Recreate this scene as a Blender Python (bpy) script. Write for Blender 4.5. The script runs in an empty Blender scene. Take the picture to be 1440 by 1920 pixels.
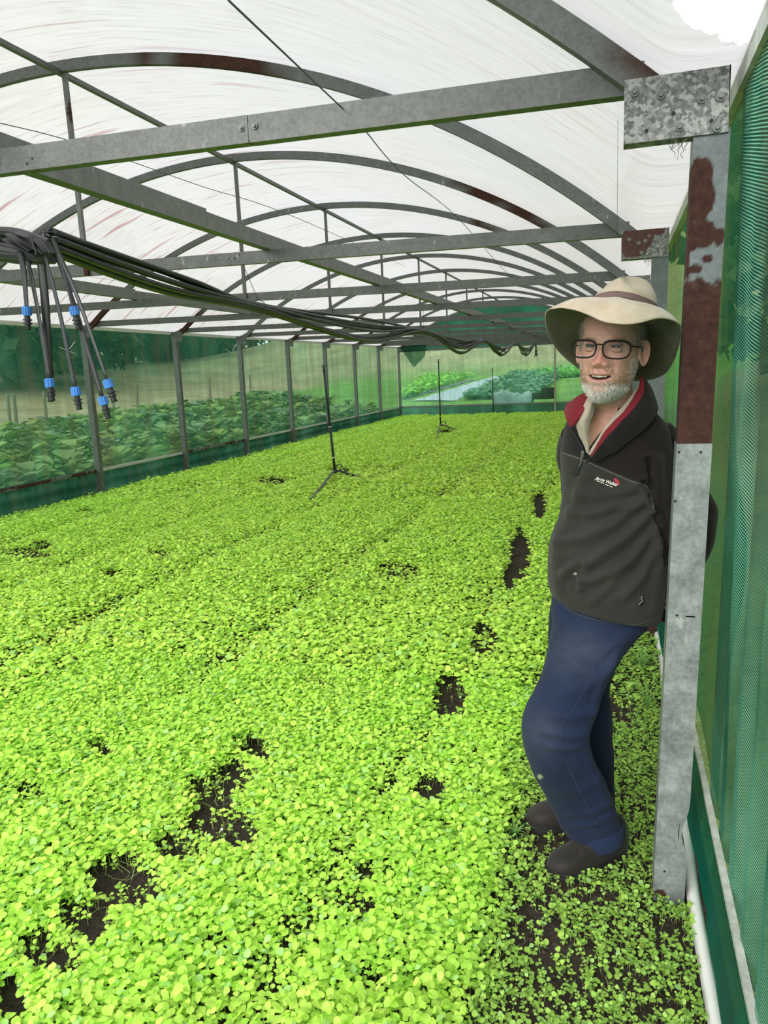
import bpy, bmesh, math, random
import numpy as np
from mathutils import Vector, Matrix
from mathutils.bvhtree import BVHTree

S = bpy.context.scene
C = S.collection
rng = np.random.default_rng(7)
random.seed(7)

# ---------------------------------------------------------------- camera
F_PX = 1400.04
CR = np.array([[0.955495, 0.291756, -0.043679], [-0.012746, 0.188751, 0.981942], [-0.294732, 0.937684, -0.184069]])
CAM = np.array([0.0, 0.0, 1.6])
cd = bpy.data.cameras.new('camera')
cam = bpy.data.objects.new('camera', cd)
C.objects.link(cam)
cd.sensor_fit = 'VERTICAL'
cd.sensor_height = 24.0
cd.lens = F_PX / 1920 * 24.0
cd.clip_start = 0.05
cd.clip_end = 600
cam.matrix_world = Matrix(((CR[0][0], CR[1][0], -CR[2][0], 0), (CR[0][1], CR[1][1], -CR[2][1], 0),
                           (CR[0][2], CR[1][2], -CR[2][2], 1.6), (0, 0, 0, 1)))
S.camera = cam

# ---------------------------------------------------------------- light and exposure
S.view_settings.view_transform = 'Standard'
S.view_settings.look = 'None'
S.view_settings.gamma = 1
S.view_settings.use_curve_mapping = False
S.view_settings.exposure = 0.72
SKY = 1.32
w = bpy.data.worlds.new('overcast sky')
S.world = w
w.use_nodes = True
wn = w.node_tree
wn.nodes['Background'].inputs[0].default_value = (0.90, 0.95, 1.0, 1)
wn.nodes['Background'].inputs[1].default_value = SKY
sd = bpy.data.lights.new('soft fill sun', 'SUN')  # added fill from behind the camera; the overcast sky has no sun
sd.energy = 1.7
sd.angle = math.radians(50)
sd.color = (1.0, 0.97, 0.92)
sun = bpy.data.objects.new('soft_fill_sun', sd)
C.objects.link(sun)
sun.rotation_euler = (math.radians(62), 0, math.radians(-14))
S.cycles.max_bounces = 8
S.cycles.diffuse_bounces = 6
S.cycles.glossy_bounces = 2
S.cycles.transmission_bounces = 6
S.cycles.transparent_max_bounces = 14
S.cycles.caustics_reflective = False
S.cycles.caustics_refractive = False
S.cycles.sample_clamp_indirect = 6

# ---------------------------------------------------------------- helpers
def ray(u, v):
    return CR.T @ np.array([(u - 720) / F_PX, (960 - v) / F_PX, 1.0])
def aty(u, v, y):
    d = ray(u, v); return CAM + d * (y / d[1])
def atx(u, v, x):
    d = ray(u, v); return CAM + d * (x / d[0])
def atz(u, v, z=0.0):
    d = ray(u, v); return CAM + d * ((z - 1.6) / d[2])
def proj(P):
    q = (np.asarray(P, float) - CAM) @ CR.T
    return np.stack([720 + F_PX * q[..., 0] / q[..., 2], 960 - F_PX * q[..., 1] / q[..., 2], q[..., 2]], -1)

def h2(ix, iy, seed=0):
    n = (ix.astype(np.int64) * 374761393 + iy.astype(np.int64) * 668265263 + seed * 974711) & 0x7fffffff
    n = ((n ^ (n >> 13)) * 1274126177) & 0x7fffffff
    return ((n ^ (n >> 16)) & 0xffff) / 65535.0
def vn(x, y, seed=0):
    x = np.asarray(x, float); y = np.asarray(y, float)
    ix = np.floor(x); iy = np.floor(y); fx = x - ix; fy = y - iy
    fx = fx * fx * (3 - 2 * fx); fy = fy * fy * (3 - 2 * fy)
    a = h2(ix, iy, seed); b = h2(ix + 1, iy, seed); c = h2(ix, iy + 1, seed); d = h2(ix + 1, iy + 1, seed)
    return (a * (1 - fx) + b * fx) * (1 - fy) + (c * (1 - fx) + d * fx) * fy
def fbm(x, y, seed=0, o=3):
    s = 0; a = .5; t = 0
    for i in range(o):
        s = s + a * vn(np.asarray(x) * 2 ** i, np.asarray(y) * 2 ** i, seed + i * 17); t += a; a *= .5
    return s / t
def sst(e0, e1, x):
    t = np.clip((x - e0) / (e1 - e0), 0, 1); return t * t * (3 - 2 * t)

def tag(o, label=None, cat=None, group=None, kind=None):
    if label: o['label'] = label
    if cat: o['category'] = cat
    if group: o['group'] = group
    if kind: o['kind'] = kind
    return o
def empty(name, loc=(0, 0, 0), label=None, cat=None, group=None):
    o = bpy.data.objects.new(name, None)
    C.objects.link(o); o.location = loc; o.empty_display_size = .05
    return tag(o, label, cat, group)
def link_mesh(name, me, parent=None):
    o = bpy.data.objects.new(name, me)
    C.objects.link(o)
    if parent is not None:
        o.parent = parent
        o.matrix_parent_inverse = Matrix.Translation(parent.location).inverted() if parent.type == 'EMPTY' else Matrix()
    return o
def mesh(name, V, Fc, mat, parent=None, smooth=False, mi=None, attrs=None, uv=None):
    """V (n,3) world verts; Fc list of index tuples or an int array (m,k)."""
    me = bpy.data.meshes.new(name)
    V = np.asarray(V, dtype=np.float32)
    if isinstance(Fc, np.ndarray):
        k = Fc.shape[1]
        me.vertices.add(len(V)); me.vertices.foreach_set('co', V.ravel())
        me.loops.add(Fc.size); me.loops.foreach_set('vertex_index', Fc.astype(np.int32).ravel())
        me.polygons.add(len(Fc))
        me.polygons.foreach_set('loop_start', np.arange(0, Fc.size, k, dtype=np.int32))
        me.polygons.foreach_set('loop_total', np.full(len(Fc), k, dtype=np.int32))
        me.update(calc_edges=True)
    else:
        me.from_pydata([tuple(map(float, v)) for v in V], [], [tuple(int(i) for i in f) for f in Fc]); me.update()
    for m in (mat if isinstance(mat, (list, tuple)) else [mat]):
        me.materials.append(m)
    if mi is not None:
        me.polygons.foreach_set('material_index', np.asarray(mi, dtype=np.int32))
    if smooth:
        me.polygons.foreach_set('use_smooth', np.ones(len(me.polygons), dtype=bool))
    for nm, arr in (attrs or {}).items():
        arr = np.asarray(arr, dtype=np.float32)
        if arr.ndim == 1:
            a = me.attributes.new(nm, 'FLOAT', 'POINT'); a.data.foreach_set('value', arr)
        else:
            a = me.attributes.new(nm, 'FLOAT_COLOR', 'POINT')
            if arr.shape[1] == 3: arr = np.concatenate([arr, np.ones((len(arr), 1), np.float32)], 1)
            a.data.foreach_set('color', arr.ravel())
    if uv is not None:
        L = me.uv_layers.new(name='UVMap')
        li = np.empty(len(me.loops), dtype=np.int32); me.loops.foreach_get('vertex_index', li)
        L.data.foreach_set('uv', np.asarray(uv, dtype=np.float32)[li].ravel())
    return link_mesh(name, me, parent)

class MB:
    def __init__(s): s.V = []; s.F = []; s.n = 0; s.mi = []
    def add(s, V, F, mi=0):
        for v in V: s.V.append(tuple(float(c) for c in v))
        for f in F: s.F.append(tuple(i + s.n for i in f)); s.mi.append(mi)
        s.n = len(s.V)
    def beam(s, p0, p1, wd, ht, up=(0, 0, 1), mi=0):
        p0 = np.array(p0, float); p1 = np.array(p1, float); d = p1 - p0; d /= np.linalg.norm(d)
        up = np.array(up, float); sx = np.cross(d, up); sx /= np.linalg.norm(sx); uz = np.cross(sx, d)
        V = [p + sx * a * wd / 2 + uz * b * ht / 2 for p in (p0, p1) for a, b in ((-1, -1), (1, -1), (1, 1), (-1, 1))]
        s.add(V, [(0, 3, 2, 1), (4, 5, 6, 7), (0, 1, 5, 4), (1, 2, 6, 5), (2, 3, 7, 6), (3, 0, 4, 7)], mi)
    def profile(s, path, prof, up=(0, 0, 1), closed=True, mi=0):
        """sweep a 2-D profile (list of (side, up)) along a path."""
        P = [np.array(p, float) for p in path]; n = len(prof); V = []
        for i, p in enumerate(P):
            d = P[min(i + 1, len(P) - 1)] - P[max(i - 1, 0)]; d /= np.linalg.norm(d)
            u = np.array(up[i] if isinstance(up, list) else up, float)
            sx = np.cross(d, u); sx /= np.linalg.norm(sx); uz = np.cross(sx, d)
            V += [p + sx * a + uz * b for a, b in prof]
        F = []
        for i in range(len(P) - 1):
            for j in range(n if closed else n - 1):
                k = (j + 1) % n
                F.append((i * n + j, i * n + k, (i + 1) * n + k, (i + 1) * n + j))
        if closed:
            F.append(tuple(range(n))[::-1]); F.append(tuple((len(P) - 1) * n + j for j in range(n)))
        s.add(V, F, mi)
    def tube(s, path, r, n=8, mi=0):
        P = [np.array(p, float) for p in path]
        R = r if hasattr(r, '__len__') else [r] * len(P)
        V = []; d = P[1] - P[0]; d /= np.linalg.norm(d)
        ref = np.array([0, 0, 1.0]) if abs(d[2]) < .9 else np.array([1.0, 0, 0])
        a = np.cross(d, ref); a /= np.linalg.norm(a)
        for i, p in enumerate(P):
            d = P[min(i + 1, len(P) - 1)] - P[max(i - 1, 0)]; d /= np.linalg.norm(d) + 1e-12
            a = a - d * (a @ d); a /= np.linalg.norm(a); b = np.cross(d, a)
            V += [p + R[i] * (math.cos(t) * a + math.sin(t) * b) for t in (2 * math.pi * j / n for j in range(n))]
        F = [(i * n + j, i * n + (j + 1) % n, (i + 1) * n + (j + 1) % n, (i + 1) * n + j) for i in range(len(P) - 1) for j in range(n)]
        F.append(tuple(range(n))[::-1]); F.append(tuple((len(P) - 1) * n + j for j in range(n)))
        s.add(V, F, mi)
    def cyl(s, p, axis, r, h, n=12, mi=0):
        p = np.array(p, float); ax = np.array(axis, float); ax /= np.linalg.norm(ax)
        s.tube([p, p + ax * h], r, n, mi)
    def build(s, name, mat, parent=None, smooth=False, bevel=0, **k):
        o = mesh(name, s.V, s.F, mat, parent, smooth, mi=s.mi, **k)
        if bevel:
            m = o.modifiers.new('bevel', 'BEVEL'); m.width = bevel; m.segments = 2; m.limit_method = 'ANGLE'
        return o
def copy_tree(o, parent=None):
    c = o.copy(); C.objects.link(c)
    if parent is not None: c.parent = parent
    for ch in o.children: copy_tree(ch, c)
    return c
def crom(P, n, closed=False):
    P = np.asarray(P, float); m = len(P); out = []
    seg = m if closed else m - 1
    for i in range(seg):
        g = lambda j: P[j % m] if closed else P[min(max(j, 0), m - 1)]
        p0, p1, p2, p3 = g(i - 1), g(i), g(i + 1), g(i + 2)
        for t in np.linspace(0, 1, n, endpoint=False):
            out.append(.5 * ((2 * p1) + (-p0 + p2) * t + (2 * p0 - 5 * p1 + 4 * p2 - p3) * t * t + (-p0 + 3 * p1 - 3 * p2 + p3) * t ** 3))
    if not closed: out.append(P[-1])
    return np.array(out)

# ---------------------------------------------------------------- materials
def mat(name):
    m = bpy.data.materials.new(name); m.use_nodes = True
    nt = m.node_tree; nt.nodes.clear()
    out = nt.nodes.new('ShaderNodeOutputMaterial')
    return m, nt, out
def N(nt, t, **k):
    n = nt.nodes.new('ShaderNode' + t)
    for a, b in k.items():
        if a == 'i':
            for kk, vv in b.items(): n.inputs[kk].default_value = vv
        else: setattr(n, a, b)
    return n
def Lk(nt, a, b): nt.links.new(a, b)
def ramp(nt, fac, stops):
    r = N(nt, 'ValToRGB'); e = r.color_ramp.elements
    while len(e) < len(stops): e.new(.5)
    for x, (p, c) in zip(e, stops):
        x.position = p; x.color = (*c, 1) if len(c) == 3 else c
    Lk(nt, fac, r.inputs[0]); return r
def coord(nt, kind='Object', scale=(1, 1, 1), rot=(0, 0, 0)):
    t = N(nt, 'TexCoord'); mp = N(nt, 'Mapping')
    mp.inputs['Scale'].default_value = scale; mp.inputs['Rotation'].default_value = rot
    Lk(nt, t.outputs[kind], mp.inputs[0]); return mp.outputs[0]
def noise(nt, vec, scale, detail=3, rough=.55, dist=0):
    n = N(nt, 'TexNoise', i={'Scale': scale, 'Detail': detail, 'Roughness': rough, 'Distortion': dist})
    Lk(nt, vec, n.inputs['Vector']); return n.outputs[0]
def mixc(nt, fac, a, b, mode='MIX'):
    m = N(nt, 'Mix', data_type='RGBA', blend_type=mode)
    for sock, v in ((m.inputs[0], fac), (m.inputs[6], a), (m.inputs[7], b)):
        if hasattr(v, 'is_linked'): Lk(nt, v, sock)
        elif isinstance(v, (int, float)): sock.default_value = v
        else: sock.default_value = (*v, 1)
    return m.outputs[2]
def math_(nt, op, a, b=None, c=None):
    m = N(nt, 'Math', operation=op)
    for s_, v in zip(m.inputs, (a, b, c)):
        if v is None: continue
        if hasattr(v, 'is_linked'): Lk(nt, v, s_)
        else: s_.default_value = v
    return m.outputs[0]
def bump(nt, h, st=.3, dist=.01):
    b = N(nt, 'Bump', i={'Strength': st, 'Distance': dist}); Lk(nt, h, b.inputs['Height']); return b.outputs[0]
def princ(nt, out, col, rough=.6, metal=0, nrm=None, spec=.5, **k):
    p = N(nt, 'BsdfPrincipled')
    if hasattr(col, 'is_linked'): Lk(nt, col, p.inputs['Base Color'])
    else: p.inputs['Base Color'].default_value = (*col, 1)
    if hasattr(rough, 'is_linked'): Lk(nt, rough, p.inputs['Roughness'])
    else: p.inputs['Roughness'].default_value = rough
    p.inputs['Metallic'].default_value = metal
    p.inputs['Specular IOR Level'].default_value = spec
    for a, b in k.items(): p.inputs[a].default_value = b
    if nrm is not None: Lk(nt, nrm, p.inputs['Normal'])
    Lk(nt, p.outputs[0], out.inputs[0]); return p
def simple(name, col, rough=.6, nscale=0, namt=.25, bsc=0, bst=.2, metal=0, spec=.4, sheen=0):
    m, nt, out = mat(name)
    v = coord(nt)
    c = col
    if nscale:
        n = noise(nt, v, nscale, 4)
        c = ramp(nt, n, [(.25, tuple(x * (1 - namt) for x in col)), (.75, tuple(min(1, x * (1 + namt)) for x in col))]).outputs[0]
    nr = bump(nt, noise(nt, v, bsc, 4), bst, .004) if bsc else None
    p = princ(nt, out, c, rough, metal, nr, spec)
    if sheen: p.inputs['Sheen Weight'].default_value = sheen
    return m

def galv(name, base=(.30, .31, .30), rust=0.0, streak=1, rustattr=False, con=1.0):
    m, nt, out = mat(name)
    v = coord(nt); n1 = noise(nt, v, 14, 5, .65); n2 = noise(nt, v, 90, 3, .6)
    base = tuple(x * .50 for x in base); base = tuple(x * .9 for x in base); a = tuple(x * (1 - .22 * con) for x in base); b = tuple(min(1, x * (1 + .3 * con)) for x in base)
    c = ramp(nt, n1, [(.3, a), (.52, base), (.72, b)]).outputs[0]
    c = mixc(nt, .08 * con, c, ramp(nt, n2, [(.35, (.12, .12, .12)), (.65, (.62, .63, .62))]).outputs[0])
    wht = ramp(nt, noise(nt, coord(nt, 'Object', (1, 1, .35)), 28, 3, .5), [(.68, (0, 0, 0)), (.74, (1, 1, 1))]).outputs[0]
    c = mixc(nt, math_(nt, 'MULTIPLY', wht, .45), c, (.56, .56, .52))
    if rustattr:
        at = N(nt, 'Attribute', attribute_name='rust'); rf = at.outputs['Fac']
    else:
        nr = noise(nt, v, 2.2, 5, .6)
        rf = ramp(nt, nr, [(.78 - rust * .5, (0, 0, 0)), (.80 - rust * .5, (1, 1, 1))]).outputs[0]
    rc = ramp(nt, noise(nt, v, 45, 5, .7), [(.3, (.030, .011, .008)), (.6, (.072, .027, .018)), (.8, (.13, .055, .032))]).outputs[0]
    c = mixc(nt, rf, c, rc)
    ro = mixc(nt, rf, (.48, .48, .48), (.9, .9, .9))
    p = princ(nt, out, c, ro, .25, bump(nt, n2, .12, .002))
    return m

M_GALV = galv('weathered galvanised steel', (.215, .222, .210), .12)
M_GALVC = galv('clean galvanised steel', (.33, .35, .35), 0)
M_GALVL = galv('pale galvanised steel', (.36, .37, .35), .04)
M_RUSTY = galv('rust patched steel', (.26, .27, .26), .62)
M_POST = galv('galvanised post with rust', (.27, .31, .33), 0, rustattr=True)
M_POSTLO = galv('grey galvanised post foot', (.50, .55, .53), 0, rustattr=True, con=2.0)

def m_spangle():
    m, nt, out = mat('spangled galvanised plate')
    v = coord(nt)
    ds = mixc(nt, .012, v, N(nt, 'TexNoise', i={'Scale': 60}).outputs[1], 'ADD')
    vo = N(nt, 'TexVoronoi', i={'Scale': 120.0, 'Randomness': 1.0}); Lk(nt, ds, vo.inputs['Vector'])
    sep = N(nt, 'SeparateColor'); Lk(nt, vo.outputs['Color'], sep.inputs[0])
    c = ramp(nt, sep.outputs[0], [(.15, (.10, .103, .10)), (.5, (.19, .193, .185)), (.85, (.33, .33, .315))]).outputs[0]
    at = N(nt, 'Attribute', attribute_name='rust')
    rc = ramp(nt, noise(nt, v, 55, 4, .7), [(.3, (.045, .016, .011)), (.7, (.11, .042, .028))]).outputs[0]
    c = mixc(nt, at.outputs['Fac'], c, rc)
    princ(nt, out, c, .5, .3)
    return m
M_SPANG = m_spangle()

def m_film():
    m, nt, out = mat('weathered milky plastic film')
    uv = N(nt, 'UVMap', uv_map='UVMap')
    def mp(sc):
        q = N(nt, 'Mapping'); q.inputs['Scale'].default_value = sc; Lk(nt, uv.outputs[0], q.inputs[0]); return q.outputs[0]
    # u = metres round the arch, v = metres along the tunnel
    fine = noise(nt, mp((1.3, 16, 1)), 1.6, 6, .72)
    c = ramp(nt, fine, [(.26, (.60, .59, .555)), (.45, (.86, .85, .83)), (.70, (.97, .97, .97))]).outputs[0]
    blot = noise(nt, mp((.35, .35, 1)), 1.0, 3, .5)
    c = mixc(nt, ramp(nt, blot, [(.35, (0, 0, 0)), (.75, (.5, .5, .5))]).outputs[0], c, (.86, .90, .97))
    def streaks(sc, off, lo, col, amt, uw):
        nonlocal c
        q = N(nt, 'Mapping'); q.inputs['Scale'].default_value = sc; q.inputs['Location'].default_value = off
        q.inputs['Rotation'].default_value = (0, 0, 0)
        Lk(nt, uv.outputs[0], q.inputs[0])
        n = noise(nt, q.outputs[0], 1.0, 2, .5, .2)
        f = ramp(nt, n, [(lo, (0, 0, 0)), (lo + .05, (1, 1, 1))]).outputs[0]
        if uw is not None:
            s = N(nt, 'SeparateXYZ'); Lk(nt, uv.outputs[0], s.inputs[0])
            f = math_(nt, 'MULTIPLY', f, ramp(nt, math_(nt, 'DIVIDE', s.outputs[0], 8.0), uw).outputs[0])
        c = mixc(nt, math_(nt, 'MULTIPLY', f, amt), c, col)
    side = [(.06, (1, 1, 1)), (.34, (.85, .85, .85)), (.60, (.35, .35, .35)), (.9, (0.12, .12, .12))]
    streaks((.75, 12, 1), (0, 3.3, 0), 0.64, (.50, .20, .24), .75, side)
    streaks((1.1, 26, 1), (5, 1.2, 0), 0.66, (.36, .09, .13), .85, side)
    streaks((1.0, 7, 1), (9, 8.2, 0), .70, (.72, .62, .63), .5, None)
    streaks((3.2, 22, 1), (1, 4.2, 0), .76, (.55, .70, .88), .6, side)
    spots = noise(nt, mp((26, 26, 1)), 1.0, 3, .6)
    c = mixc(nt, ramp(nt, spots, [(.72, (0, 0, 0)), (.80, (.55, .55, .55))]).outputs[0], c, (.42, .42, .38))
    sc_ = N(nt, 'Mix', data_type='RGBA', blend_type='MULTIPLY', i={0: 1.0}); Lk(nt, c, sc_.inputs[6]); sc_.inputs[7].default_value = (.565, .528, .525, 1)
    tr = N(nt, 'BsdfTranslucent'); Lk(nt, sc_.outputs[2], tr.inputs[0])
    di = N(nt, 'BsdfDiffuse'); Lk(nt, c, di.inputs[0])
    tp = N(nt, 'BsdfTransparent'); Lk(nt, c, tp.inputs[0])
    a = N(nt, 'MixShader', i={0: .32}); Lk(nt, tr.outputs[0], a.inputs[1]); Lk(nt, di.outputs[0], a.inputs[2])
    b = N(nt, 'MixShader', i={0: .03}); Lk(nt, a.outputs[0], b.inputs[1]); Lk(nt, tp.outputs[0], b.inputs[2])
    Lk(nt, b.outputs[0], out.inputs[0])
    return m
M_FILM = m_film()

def m_net(name, col=(.02, .22, .14), tint=(.55, .85, .72), open_=.5, dirt=.35, wave=0, seed=0.0, streakdir='Z', dirtcol=(.20, .18, .10), wrot=0.0, wcol=(.12, .62, .48)):
    """knitted shade cloth: part solid knit, part open holes."""
    m, nt, out = mat(name)
    v = coord(nt, 'Object', (3.2, 3.2, .38) if streakdir == 'Z' else (.5, .5, 3)); mp0 = v.node
    mp0.inputs['Location'].default_value = (seed, seed * .7, 0)
    n = noise(nt, v, 1.6, 5, .6, .3)
    n2 = noise(nt, coord(nt, 'Object', (1, 1, .6)), 1.1, 4, .55)
    lite = tuple(min(1, x * 1.9 + .02) for x in col)
    c = ramp(nt, n2, [(.3, tuple(x * .62 for x in col)), (.5, col), (.72, lite)]).outputs[0]
    df = ramp(nt, n, [(.47, (0, 0, 0)), (.62, (dirt, dirt, dirt))]).outputs[0]
    c = mixc(nt, df, c, dirtcol)
    op = ramp(nt, n, [(.30, (open_ * 1.25,) * 3), (.6, (open_ * .8,) * 3)]).outputs[0]
    lines = math_(nt, 'SINE', 0.0)
    if wave:
        wv = N(nt, 'TexWave', wave_type='BANDS', bands_direction='Z', i={'Scale': wave, 'Distortion': 3.5, 'Detail': 1.5, 'Detail Scale': .12})
        Lk(nt, coord(nt, 'Object', (1, 1, 1), (0, wrot, 0)) if False else coord(nt, 'Object', (1, 1, 1), (wrot, 0, 0)), wv.inputs['Vector'])
        lf = ramp(nt, wv.outputs[1], [(.55, (0, 0, 0)), (.85, (1, 1, 1))]).outputs[0]
        lf = math_(nt, 'MULTIPLY', lf, ramp(nt, noise(nt, coord(nt, 'Object', (1, 1.3, .5)), 2.4, 3), [(.42, (.12,) * 3), (.62, (1, 1, 1))]).outputs[0])
        c = mixc(nt, lf, c, wcol)
        op = math_(nt, 'MULTIPLY', op, math_(nt, 'SUBTRACT', 1.0, math_(nt, 'MULTIPLY', lf, .5)))
    di = N(nt, 'BsdfDiffuse'); Lk(nt, c, di.inputs[0])
    tl = N(nt, 'BsdfTranslucent'); Lk(nt, c, tl.inputs[0])
    a = N(nt, 'MixShader', i={0: .55}); Lk(nt, di.outputs[0], a.inputs[1]); Lk(nt, tl.outputs[0], a.inputs[2])
    tp = N(nt, 'BsdfTransparent', i={0: (*tint, 1)})
    b = N(nt, 'MixShader'); Lk(nt, op, b.inputs[0]); Lk(nt, a.outputs[0], b.inputs[1]); Lk(nt, tp.outputs[0], b.inputs[2])
    Lk(nt, b.outputs[0], out.inputs[0])
    return m

def m_leaf(name, base=None, trans=.3, rough=.55, gain=1.0):
    m, nt, out = mat(name)
    if base is None:
        at = N(nt, 'Attribute', attribute_name='Col'); c = at.outputs['Color']
    else:
        v = coord(nt); n = noise(nt, v, 3, 3)
        c = ramp(nt, n, [(.3, tuple(x * .6 for x in base)), (.7, tuple(min(1, x * 1.4) for x in base))]).outputs[0]
    di = N(nt, 'BsdfDiffuse'); Lk(nt, c, di.inputs[0])
    tl = N(nt, 'BsdfTranslucent'); Lk(nt, c, tl.inputs[0])
    gl = N(nt, 'BsdfGlossy', i={'Roughness': rough, 'Color': (.8, .85, .8, 1)})
    a = N(nt, 'MixShader', i={0: trans}); Lk(nt, di.outputs[0], a.inputs[1]); Lk(nt, tl.outputs[0], a.inputs[2])
    b = N(nt, 'MixShader', i={0: .03}); Lk(nt, a.outputs[0], b.inputs[1]); Lk(nt, gl.outputs[0], b.inputs[2])
    Lk(nt, b.outputs[0], out.inputs[0])
    return m
def m_vcol(name, rough=.6, bsc=0, bst=.1, spec=.4, sss=0):
    m, nt, out = mat(name)
    at = N(nt, 'Attribute', attribute_name='Col')
    c = at.outputs['Color']
    nr = None
    if bsc:
        v = coord(nt); n = noise(nt, v, bsc, 4); nr = bump(nt, n, bst, .002)
        c = mixc(nt, .35, c, ramp(nt, noise(nt, v, bsc * .6, 4), [(.3, (.6, .6, .6)), (.7, (1.15, 1.12, 1.1))]).outputs[0], 'MULTIPLY')
    p = princ(nt, out, c, rough, 0, nr, spec)
    if sss:
        p.inputs['Subsurface Weight'].default_value = sss; p.inputs['Subsurface Scale'].default_value = .006
    return m
# ---------------------------------------------------------------- the tunnel: numbers
XR, XL = 0.2176, -7.147
Y1, SP = 2.1604, 2.3004
XC = -3.465
def YK(k): return Y1 + (k - 1) * SP
def tilt(x): return (XR - x) / (XR - XL) * .135
NB = 11
ORD = ['zeroth', 'nearest', 'second', 'third', 'fourth', 'fifth', 'sixth', 'seventh', 'eighth', 'ninth', 'tenth', 'farthest']
HW, ZR, ZA = 3.61, 2.20, 3.555
RR = (HW * HW + (ZA - ZR) ** 2) / 2 / (ZA - ZR)
TH = math.asin(HW / RR)
def arc(t, off=0.0):
    """t from -1 (left) to 1 (right)"""
    a = t * TH
    x = XC + (RR + off) * math.sin(a)
    return x, ZA - RR + (RR + off) * math.cos(a) + tilt(x)

# ---------------------------------------------------------------- ground
def density(x, y):
    """0 bare soil .. 1 full crop; second value is height scale, third how stunted."""
    x = np.asarray(x, float); y = np.asarray(y, float)
    d = np.ones_like(x); h = np.ones_like(x); st = np.zeros_like(x)
    def blob(u, v, ru, rv, a=1.0):
        nonlocal d
        c = atz(u, v, .03); e = atz(u + ru, v, .03); g = atz(u, v - rv, .03)
        rx = abs(e[0] - c[0]) + .01; ry = abs(g[1] - c[1]) + .01
        dx = x - c[0]; dy = y - c[1]
        k = (g[0] - c[0]) / (g[1] - c[1] + 1e-9)
        q = ((dx - k * dy) / rx) ** 2 + (dy / ry) ** 2
        q = q + (fbm(x * 9, y * 9, 5) - .5) * 1.3
        d = d * (1 - a * (1 - sst(.55, 1.25, q)))
    for b in [(1012, 950, 14, 26), (975, 1040, 18, 45), (955, 1090, 12, 22), (905, 1210, 22, 40, .7), (845, 1320, 34, 36), (805, 1490, 30, 26, .9),
              (745, 1080, 40, 14, .55), (640, 1180, 30, 12, .4), (600, 1290, 40, 14, .4),
              (480, 1410, 30, 22, .9), (440, 1460, 36, 30, .7), (400, 1500, 50, 34, .85), (415, 1560, 82, 36, .93), (340, 1600, 60, 26, .85), (235, 1665, 84, 44, .92), (165, 1735, 60, 44, .88), (90, 1800, 66, 30, .85), (15, 1880, 40, 34, .9),
              (190, 1410, 24, 10, .8), (60, 1495, 40, 9, .6), (300, 1050, 22, 7, .85), (210, 1085, 22, 7, .6), (50, 1045, 60, 9, .75), (80, 1030, 22, 7, .8), (160, 965, 20, 5, .6),
              (690, 1640, 30, 18, .8), (660, 1700, 40, 16, .75), (850, 1560, 26, 12, .6), (700, 1850, 34, 16, .8), (400, 1780, 30, 16, .6), (510, 905, 30, 6, .8), (640, 885, 26, 6, .8), (700, 880, 20, 5, .6), (835, 812, 16, 4, 1.0),
              (1010, 1740, 46, 60, .8), (1070, 1800, 50, 40, .65), (1235, 1745, 40, 30, .6), (1160, 1830, 30, 20, .5), (1020, 1560, 70, 34, .75), (1090, 1670, 70, 16, .8), (1160, 1325, 26, 22, .85), (1200, 1520, 40, 30, .6), (1250, 1860, 50, 30, .6)]:
        blob(*b)
    # long shallow furrows between the beds
    for xf, a, wd in ((-.80, .35, .10), (-2.05, .28, .10), (-3.35, .30, .12), (-4.6, .30, .12), (-5.9, .30, .12)):
        xx = x - xf - .10 * (vn(y * .7, y * 0 + xf) - .5)
        f = np.exp(-(xx / wd) ** 2)
        n = fbm(x * 3, y * 1.1, 11)
        d = d * (1 - a * f * sst(.35, .65, n) * 1.2)
        h = h * (1 - .22 * f)
    h = h * (.72 + .56 * fbm(x * 1.3, y * .8, 3)) * (.86 + .28 * fbm(x * 6, y * 6, 9))
    # the trampled margin by the right wall
    m = sst(-.42, -.20, x + .06 * (fbm(x * 4, y * 2.5, 21) - .5) * 2) * (1 - .45 * sst(4.5, 9, y))
    d = d * (1 - .15 * m); h = h * (1 - .50 * m); st = np.maximum(st, m)
    d = np.clip(d * np.where(x > .24, 0, 1) * np.where(x < XL + .06, 0, 1), 0, 1)
    return d, h, st

def soilz(x, y):
    d = (fbm(x * 14, y * 14, 31) - .5) * .022 + (fbm(x * 55, y * 55, 33, 2) - .5) * .012
    return d + .018 * (fbm(x * 2, y * 2, 35) - .5)

def m_soil():
    m, nt, out = mat('damp crumbly soil')
    v = coord(nt); n = noise(nt, v, 60, 6, .7); n2 = noise(nt, v, 5, 4)
    c = ramp(nt, n, [(.3, (.018, .013, .010)), (.55, (.048, .036, .027)), (.75, (.10, .08, .06))]).outputs[0]
    c = mixc(nt, ramp(nt, n2, [(.4, (0, 0, 0)), (.7, (.5, .5, .5))]).outputs[0], c, (.075, .06, .045))
    princ(nt, out, c, .9, 0, bump(nt, n, .8, .012), .2)
    return m
M_SOIL = m_soil()

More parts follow.
